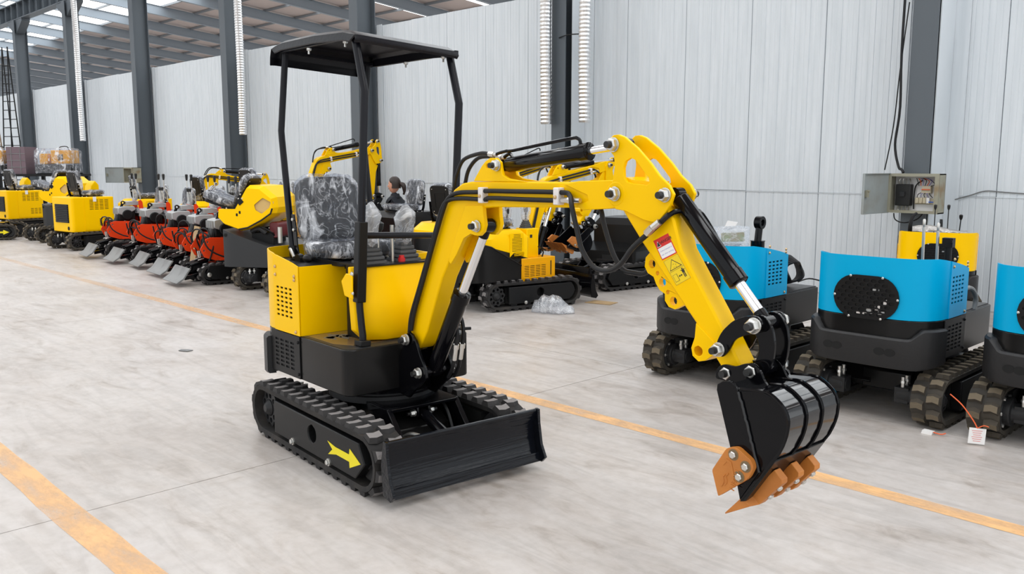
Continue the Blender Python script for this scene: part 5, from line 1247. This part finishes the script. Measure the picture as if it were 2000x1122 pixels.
# ------------------------------------------------------------------ wall equipment
def hinge_box(label, loc, w, h, d, openang, full):
    t = thing('electrical_box', label, 'electrical box', loc, 0)
    q = MB(); th = .012
    q.box((0, d / 2 - .004, 0), (w, .008, h)); q.box((-w / 2 + th / 2, 0, 0), (th, d, h)); q.box((w / 2 - th / 2, 0, 0), (th, d, h)); q.box((0, 0, h / 2 - th / 2), (w, d, th)); q.box((0, 0, -h / 2 + th / 2), (w, d, th))
    en = q.build('enclosure', 'box', t)
    q = MB(); q.prism(rrect(-w / 2, -h / 2, w / 2, h / 2, .004, 2), -d / 2 - .004, -d / 2 + .004, 'y', [rrect(-w / 2 + .035, -h / 2 + .03, w / 2 - .045, h / 2 - .03, .004, 2)]); q.build('enclosure_rim', 'box', en)
    q = MB(); q.box((0, d / 2 - .015, 0), (w - .03, .006, h - .03)); q.build('back_plate', 'paper', en)
    a = R_(openang); dm = T(-w / 2, -d / 2, 0) @ Matrix.Rotation(a, 4, 'Z')
    q = MB(dm); q.box((w / 2, 0, 0), (w, .01, h)); q.box((w / 2, .012, h / 2), (w, .024, .008)); q.box((w / 2, .012, -h / 2), (w, .024, .008)); q.box((w, .012, 0), (.008, .024, h)); dr = q.build('door', 'boxin', t)
    q = MB(dm); q.box((w - .06, .02, .0), (.04, .03, .07)); q.cyl((w - .06, .01, .03), (w - .06, .05, .03), .012, 10); q.build('door_latch', 'box', dr)
    y = d / 2 - .02
    def part(nm, c, s, m, bev=.003): q = MB(); q.box((c[0], y - s[1] / 2 - c[1], c[2]), s); return q.build(nm, m, t, bev)
    if full:
        br = part('main_breaker', (-.135, 0, -.02), (.16, .08, .23), 'ink', .006)
        q = MB(); q.box((-.135, y - .09, -.01), (.05, .02, .05)); q.build('breaker_handle', 'darkgrey', br)
        for k in range(4):
            for sgn in (-1, 1):
                q = MB(); q.tube([(-.19 + .038 * k, y - .04, -.02 + sgn * .115), (-.20 + .040 * k, y - .035, -.02 + sgn * .15), (-.19 + .034 * k, y - .03, -.02 + sgn * .175)], .008, 6, 2); q.build('busbar_wire', 'zinc', br)
        b1 = part('contactor', (.10, 0, .055), (.09, .06, .05), 'cream'); part('contactor', (.095, 0, .02), (.10, .05, .035), 'cream'); part('terminal_strip', (.095, .0, .042), (.09, .065, .012), 'tie')
        rail = part('din_rail', (.09, 0, -.085), (.24, .02, .06), 'cream')
        for k in range(4): part('circuit_breaker', (.005 + .038 * k, 0, -.075), (.034, .05, .06), 'cream' if k < 3 else 'paper')
        part('breaker_toggle', (.16, .05, -.09), (.06, .01, .012), 'blue')
        r = random.Random(5)
        for k in range(7):
            q = MB(); q.tube([(-.02 + .02 * k, y - .02, .16), (.0 + .03 * k, y - .04, .12 + r.uniform(-.02, .02)), (.02 + .02 * k, y - .05, .08)], .004, 6, 4); q.build('cable', ['ink', 'tie', 'blueink'][k % 3], t)
        for k in range(5):
            q = MB(); q.tube([(.0 + .04 * k, y - .03, -.045), (.02 + .03 * k, y - .06, -.01), (.05 + .02 * k, y - .04, .01)], .004, 6, 4); q.build('cable', ['ink', 'blueink'][k % 2], t)
        q = MB(); q.tube([(-.03, y - .03, -.17), (-.035, y - .03, -.06), (-.02, y - .03, .08), (.05, y - .03, .14)], .008, 6, 4); q.build('cable', 'ink', t)
    return t
eb = hinge_box('open electrical box with breakers on the right-hand column', (-3.72, 9.70, 1.275), .53, .42, .18, -95, True)
hinge_box('small open electrical box on the far column above the red machines', (-24.78, 9.60, 1.26), .60, .42, .26, -152, False)
tag(MB().tube([(-3.93, 9.74, 7.0), (-3.95, 9.74, 5.0), (-3.98, 9.74, 3.0), (-3.96, 9.74, 2.2), (-3.99, 9.74, 1.8), (-3.93, 9.72, 1.56), (-3.88, 9.68, 1.53), (-3.85, 9.66, 1.495)], .014, 8, 5).build('power_cable', 'hose'), 'thick black cable running down the right-hand column into the open box', 'cable')
tag(MB().tube([(-3.96, 9.82, 3.3), (-4.02, 9.83, 2.6), (-4.06, 9.84, 2.0), (-4.12, 9.82, 1.52)], .007, 6, 5).build('thin_cable', 'hose'), 'thin black cable hanging beside the thick one on the column', 'cable')
tag(MB().tube([(-3.91, 9.62, 1.058), (-3.88, 9.60, .99), (-3.79, 9.62, .96), (-3.68, 9.66, 1.0), (-3.63, 9.68, 1.058)], .007, 6, 5).build('loose_cable', 'hose'), 'black cable looping below the open electrical box', 'cable')
tag(MB().tube([(-3.5, 10.22, 1.20), (-3.35, 10.235, 1.25), (-3.2, 10.238, 1.30), (-3.0, 10.238, 1.29), (-2.5, 10.238, 1.27), (-1.5, 10.238, 1.26)], .006, 6, 5).build('wall_cable', 'bladegrey'), 'thin grey cable pinned along the wall right of the box', 'cable')
def duct(x, y, z0, label):
    z1 = 6.45; n = int((z1 - z0) / .028); rings = []
    r = random.Random(int(-x * 100)); q = MB()
    for i in range(n + 1):
        z = z0 + (z1 - z0) * i / n; rad = .088 if i % 2 else .078
        ox = .01 * sin(z * 2.1 + x)
        rings.append([(x + ox + rad * cos(2 * pi * k / 16), y + rad * sin(2 * pi * k / 16), z) for k in range(16)])
    q.loft(rings); d = q.build('foil_duct', 'duct', smooth=20); tag(d, label, 'duct', 'foil ducts hanging on the columns')
    return d
duct(-9.15, 9.66, 2.17, 'silver foil duct left of the column behind the boom')
duct(-8.39, 9.66, 2.17, 'silver foil duct right of the column behind the boom, wider looking')
duct(-18.48, 9.66, 2.22, 'silver foil duct on the column left of the black canopy')
duct(-28.65, 9.66, 2.26, 'silver foil duct on the second column from the far left')
tag(MB().tube([(-9.0, 9.785, 3.42), (-8.75, 9.70, 3.43), (-8.48, 9.66, 3.41)], .008, 6, 3).build('duct_tie', 'satin'), 'dark tie wire holding the foil duct to the column behind the boom', 'wire')

# ------------------------------------------------------------------ small things lying about
def sheet(name, pts, m, th, label, cat, loc, rot):
    q = MB(); q.prism(pts, -th / 2, th / 2, 'z'); o = q.build(name, m); o.location = loc; o.rotation_euler = rot; return tag(o, label, cat)
sheet('cardboard_sheet', [(-.13, -.36), (.13, -.36), (.13, .36), (-.13, .36)], 'cardboard', .02, 'tall cardboard sheet leaning behind the nearest grey blade', 'cardboard', (-11.77, 5.34, .37), (R_(80), 0, R_(-10)))
sheet('cardboard_scrap', [(-.16, -.10), (.16, -.12), (.18, .08), (-.12, .11)], 'cardboard', .006, 'flat cardboard scrap on the floor by the track behind the boom', 'cardboard', (-6.42, 7.72, .005), (0, 0, .3))
sheet('paper_scrap', [(-.05, -.03), (.04, -.035), (.06, .02), (.0, .035), (-.06, .02)], 'bladegrey', .006, 'small crumpled scrap lying alone on the open floor', 'scrap', (-7.23, 3.16, .005), (0, 0, .5))
r = random.Random(21); q = MB(); rings = []
for i in range(15):
    u = i / 14; cx = -.22 + .44 * u; rad = .03 + .10 * sin(pi * u) ** .6
    rings.append([(cx + r.uniform(-.02, .02), cos(2 * pi * k / 14) * rad * r.uniform(.7, 1.2), max(.003, .09 * sin(pi * min(1, u * 1.2)) ** .5 * (.9 - .5 * u) + .02 + sin(2 * pi * k / 14) * rad * r.uniform(.6, 1.1))) for k in range(14)])
q.loft(rings); o = q.build('plastic_bag', 'bag', smooth=70); o.location = (-6.34, 6.82, 0); o.rotation_euler = (0, 0, R_(35)); tag(o, 'crumpled clear plastic bag on the floor by the track behind the boom', 'plastic bag')
o = MB(); o.cyl((-.13, 0, .014), (.12, 0, .014), .013, 10); o.cyl((.12, -.07, .014), (.12, .07, .014), .014, 10); o = o.build('tee_wrench', 'satin'); o.location = (-6.38, 5.55, 0); o.rotation_euler = (0, 0, R_(-28)); tag(o, 'black T shaped wrench lying on the floor behind the boom cylinder', 'tool')
# plastic document bag standing on the first cyan hood
t = thing('document_bag', 'clear zip bag with printed booklet standing on the cyan hood', 'bag', (-3.36, 5.42, .985), 40)
q = MB(); q.prism([(-.15, 0), (.15, 0), (.155, .17), (.05, .175), (-.1, .165), (-.17, .15)], -.012, .012, 'y'); q.build('bag_film', 'bag', t)
q = MB(); q.prism([(-.06, 0), (.14, 0), (.135, .15), (-.065, .14)], -.004, .004, 'y'); bk_ = q.build('booklet', 'paper', t)
q = MB(); q.prism([(-.04, .06), (.12, .065), (.117, .13), (-.042, .122)], -.0055, -.0042, 'y'); q.build('booklet_picture', 'picgreen', bk_, smooth=0)
for k in range(3):
    q = MB(); q.box((.04, -.005, .045 - .012 * k), (.12 - .02 * k, .001, .003)); q.build('booklet_print', 'ink', bk_, smooth=0)
q = MB(); q.prism([(-.02, .16), (.05, .165), (.07, .20), (.0, .21)], -.008, .008, 'y'); q.build('bag_clip', 'paper', t)
# coil of hoses behind the first cyan machine
t = thing('hose_coil', 'coil of black hydraulic hoses on the deck of the cyan machine behind the stick', 'hose', (-3.24, 6.13, .664), 60)
for k in range(7):
    rad = .075 + .006 * k; q = MB(); r = random.Random(k)
    q.tube([(rad * cos(a) * .9, -.06 + .022 * k + .02 * sin(3 * a), .124 + rad * sin(a)) for a in [2 * pi * i / 16 for i in range(17)]], .0085, 8, 3); q.build('hose_loop', 'hose', t)
q = MB(); q.tube([(.1, .05, .03), (.2, .06, .05), (.3, .05, .03), (.36, .04, .012)], .006, 6, 4); q.build('wire_tail', 'hose', t)
q = MB(); q.cyl((.35, .04, .014), (.40, .035, .012), .014, 8); q.build('wire_plug', 'decalyellow', t)
# paper tag tied to the right cyan track
t = thing('paper_tag', 'white paper tag hung by orange string on the track of the right cyan excavator', 'tag', (-1.60, 5.28, .0), 30)
q = MB(); q.prism([(-.045, .01), (.043, .006), (.047, .098), (-.041, .102)], -.002, .002, 'y'); q.build('tag_card', 'paper', t, smooth=0)
for k in range(6):
    q = MB(); q.box((.0, -.0028, .085 - .012 * k), (.055 - .008 * (k % 3), .0008, .002)); q.build('tag_print', 'decalred', t, smooth=0)
q = MB(); q.tube([(.0, 0, .10), (-.02, .02, .14), (-.07, .08, .21), (-.12, .16, .25)], .0035, 6, 4); q.tube([(.0, 0, .10), (.03, -.01, .12), (.055, -.015, .115)], .003, 6, 3); q.build('tag_string', 'tie', t)
t = thing('paper_tag', 'crumpled white tag with orange string under the track of the middle cyan excavator', 'tag', (-1.88, 5.31, .0), 0)
q = MB(); q.prism([(-.03, 0), (.03, .0), (.035, .018), (-.025, .02)], -.02, .02, 'y'); q.build('tag_card', 'paper', t, smooth=0)
q = MB(); q.tube([(.03, 0, .015), (.05, .0, .012), (.08, .0, .012), (.10, .01, .02)], .004, 6, 4); q.build('tag_string', 'tie', t)

# ------------------------------------------------------------------ the woman in the navy jacket, seated behind the machines, looking left
def person():
    t = thing('person', 'woman with tied back dark hair in a navy jacket sitting behind the machines', 'person', (-11.55, 8.66, 0), 205)
    # local frame: x = the way she faces; hips on the stool at z = .50
    def skin_fig(name, verts, edges, m, sub=2):
        me = bpy.data.meshes.new(name); me.from_pydata([v[:3] for v in verts], edges, []); o = bpy.data.objects.new(name, me); COL.objects.link(o)
        md = o.modifiers.new('skin', 'SKIN')
        for i, v in enumerate(verts):
            sv_ = me.skin_vertices[0].data[i]; sv_.radius = v[3] if isinstance(v[3], tuple) else (v[3], v[3]); sv_.use_root = i == 0
        s2 = o.modifiers.new('sub', 'SUBSURF'); s2.levels = sub; s2.render_levels = sub
        md.use_smooth_shade = True
        dg = bpy.context.evaluated_depsgraph_get(); me2 = bpy.data.meshes.new_from_object(o.evaluated_get(dg)); bpy.data.objects.remove(o)
        me2.materials.clear(); me2.materials.append(M[m]); me2.shade_smooth(); o = bpy.data.objects.new(name, me2); COL.objects.link(o); o.parent = t; return o
    V = [(0, 0, .56, (.13, .16)), (.01, 0, .70, (.11, .145)), (.02, 0, .86, (.115, .16)), (.01, 0, 1.0, (.10, .17)), (.015, 0, 1.07, (.055, .06)), (.025, 0, 1.13, (.048, .05))]
    Ed = [(0, 1), (1, 2), (2, 3), (3, 4), (4, 5)]
    for s in (-1, 1):
        k = len(V); V += [(.0, s * .20, .99, .068), (.04, s * .235, .80, .056), (.10, s * .235, .69, .046), (.24, s * .19, .64, .038), (.33, s * .13, .62, .030)]
        Ed += [(3, k), (k, k + 1), (k + 1, k + 2), (k + 2, k + 3), (k + 3, k + 4)]
        k = len(V); V += [(.10, s * .10, .54, .085), (.42, s * .11, .53, .068), (.44, s * .11, .28, .052), (.43, s * .11, .08, .04), (.53, s * .11, .045, .036)]
        Ed += [(0, k), (k, k + 1), (k + 1, k + 2), (k + 2, k + 3), (k + 3, k + 4)]
    body = skin_fig('body', V, Ed, 'jacket')
    # head: an ellipsoid pushed into a face (brow, nose, lips, chin)
    q = MB(); rings = []; nz = 18; ns = 24
    for i in range(nz + 1):
        f = i / nz; z = 1.115 + .235 * f; w = max(.12, (1 - (2 * f - 1.06) ** 2 * .93)) ** .5
        ring = []
        for k in range(ns):
            a = 2 * pi * k / ns; c, s_ = cos(a), sin(a)
            x = .094 * w * c * (1.0 if c > 0 else 1.02) + .022 + .004; y = .074 * w * s_
            front = max(0, c) ** 10
            nose = math.exp(-((f - .44) / .055) ** 2) * .024 * front + math.exp(-((f - .52) / .05) ** 2) * .012 * front
            lips = math.exp(-((f - .27) / .035) ** 2) * .010 * front; chin = math.exp(-((f - .10) / .06) ** 2) * .018 * max(0, c) ** 3
            eye = -math.exp(-((f - .55) / .04) ** 2) * .010 * max(0, c) ** 2 * (1 if abs(s_) > .2 else 0)
            ring.append((x + nose + lips + chin + eye, y, z))
        rings.append(ring)
    q.loft(rings); hd = q.build('head', 'skin', t, smooth=80)
    for s in (-1, 1):
        e = MB(); e.ball((.098, s * .030, 1.245), .011, 10, 8); e.build('eye', 'paper', hd)
        e = MB(); e.ball((.107, s * .030, 1.245), .0055, 8, 6); e.build('pupil', 'ink', hd)
        e = MB(); e.tube([(.098, s * .014, 1.266), (.102, s * .030, 1.271), (.092, s * .048, 1.266)], .004, 6, 3); e.build('eyebrow', 'hair', hd)
        e = MB(); e.ball((.012, s * .077, 1.232), .027, 10, 8, (.6, .32, 1.15)); e.build('ear', 'skin', hd)
    e = MB(); e.tube([(.118, -.018, 1.176), (.127, 0, 1.178), (.118, .018, 1.176)], .005, 6, 3); e.build('lips', 'maroon', hd)
    # hair cap and pony tail
    q = MB(); rings = []
    for i in range(11):
        f = i / 10; z = 1.19 + .19 * f; w = max(.05, 1 - (max(0, f - .35) / .68) ** 2.2) ** .5
        rings.append([((.104 * w * cos(a) + .006) if cos(a) < 0 else min(.104 * w * cos(a) + .012, .02 + .085 * max(0, (f - .42) / .58) ** .5 * (1.15 if f < .98 else .9)), .086 * w * sin(a), z) for a in [2 * pi * k / 24 for k in range(24)]])
    q.loft(rings); q.build('hair', 'hair', t, smooth=80)
    q = MB(); q.tube([(-.085, 0, 1.265), (-.13, 0, 1.255), (-.16, 0, 1.21), (-.165, .0, 1.14), (-.15, 0, 1.09)], .03, 10, 4, radii=lambda u: .018 + .022 * sin(pi * min(1, u * 1.1 + .08))); q.build('ponytail', 'hair', t, smooth=80)
    q = MB(); q.lathe((.0, 0, 1.035), (.12, 0, 1), [(0, .085), (.05, .072), (.065, .07), (.06, .064)], 20); q.build('collar', 'jacket', t)
    q = MB(); q.cyl((.10, .10, .90), (.135, .105, .90), .022, 12); q.build('badge', 'green', t)
    q = MB(); q.box((.125, .10, .865), (.015, .06, .008)); q.build('badge_print', 'decalred', t)
    # hands with five fingers resting on the thighs
    for s in (-1, 1):
        h = MB(); h.loft([[(.325, s * .13 - .026, .615), (.325, s * .13 + .026, .615), (.325, s * .13 + .024, .64), (.325, s * .13 - .024, .64)], [(.375, s * .13 - .038, .612), (.375, s * .13 + .038, .612), (.375, s * .13 + .035, .634), (.375, s * .13 - .035, .634)], [(.41, s * .13 - .038, .61), (.41, s * .13 + .038, .61), (.41, s * .13 + .035, .628), (.41, s * .13 - .035, .628)]])
        for k, L in enumerate((.062, .072, .068, .052)):
            y = s * .13 + (-.028 + .019 * k) * s
            h.tube([(.40, y, .62), (.40 + L * .55, y, .622), (.40 + L, y, .61)], .0085, 8, 3, radii=lambda u: .0088 - .002 * u)
        h.tube([(.345, s * .13 - s * .03, .622), (.37, s * .13 - s * .052, .62), (.40, s * .13 - s * .055, .613)], .0095, 8, 3)
        h.build('hand', 'skin', t, smooth=60)
    st_ = thing('stool', 'low black stool under the seated woman', 'stool', (-11.55, 8.66, 0), 205)
    q = MB(); q.cyl((0, 0, .38), (0, 0, .42), .17, 20); q.build('stool_seat', 'satin', st_, 0.006)
    for a in range(4):
        q = MB(); q.cyl((.10 * cos(a * pi / 2 + .8), .10 * sin(a * pi / 2 + .8), .385), (.15 * cos(a * pi / 2 + .8), .15 * sin(a * pi / 2 + .8), 0), .012, 8); q.build('stool_leg', 'satin', st_)
person()
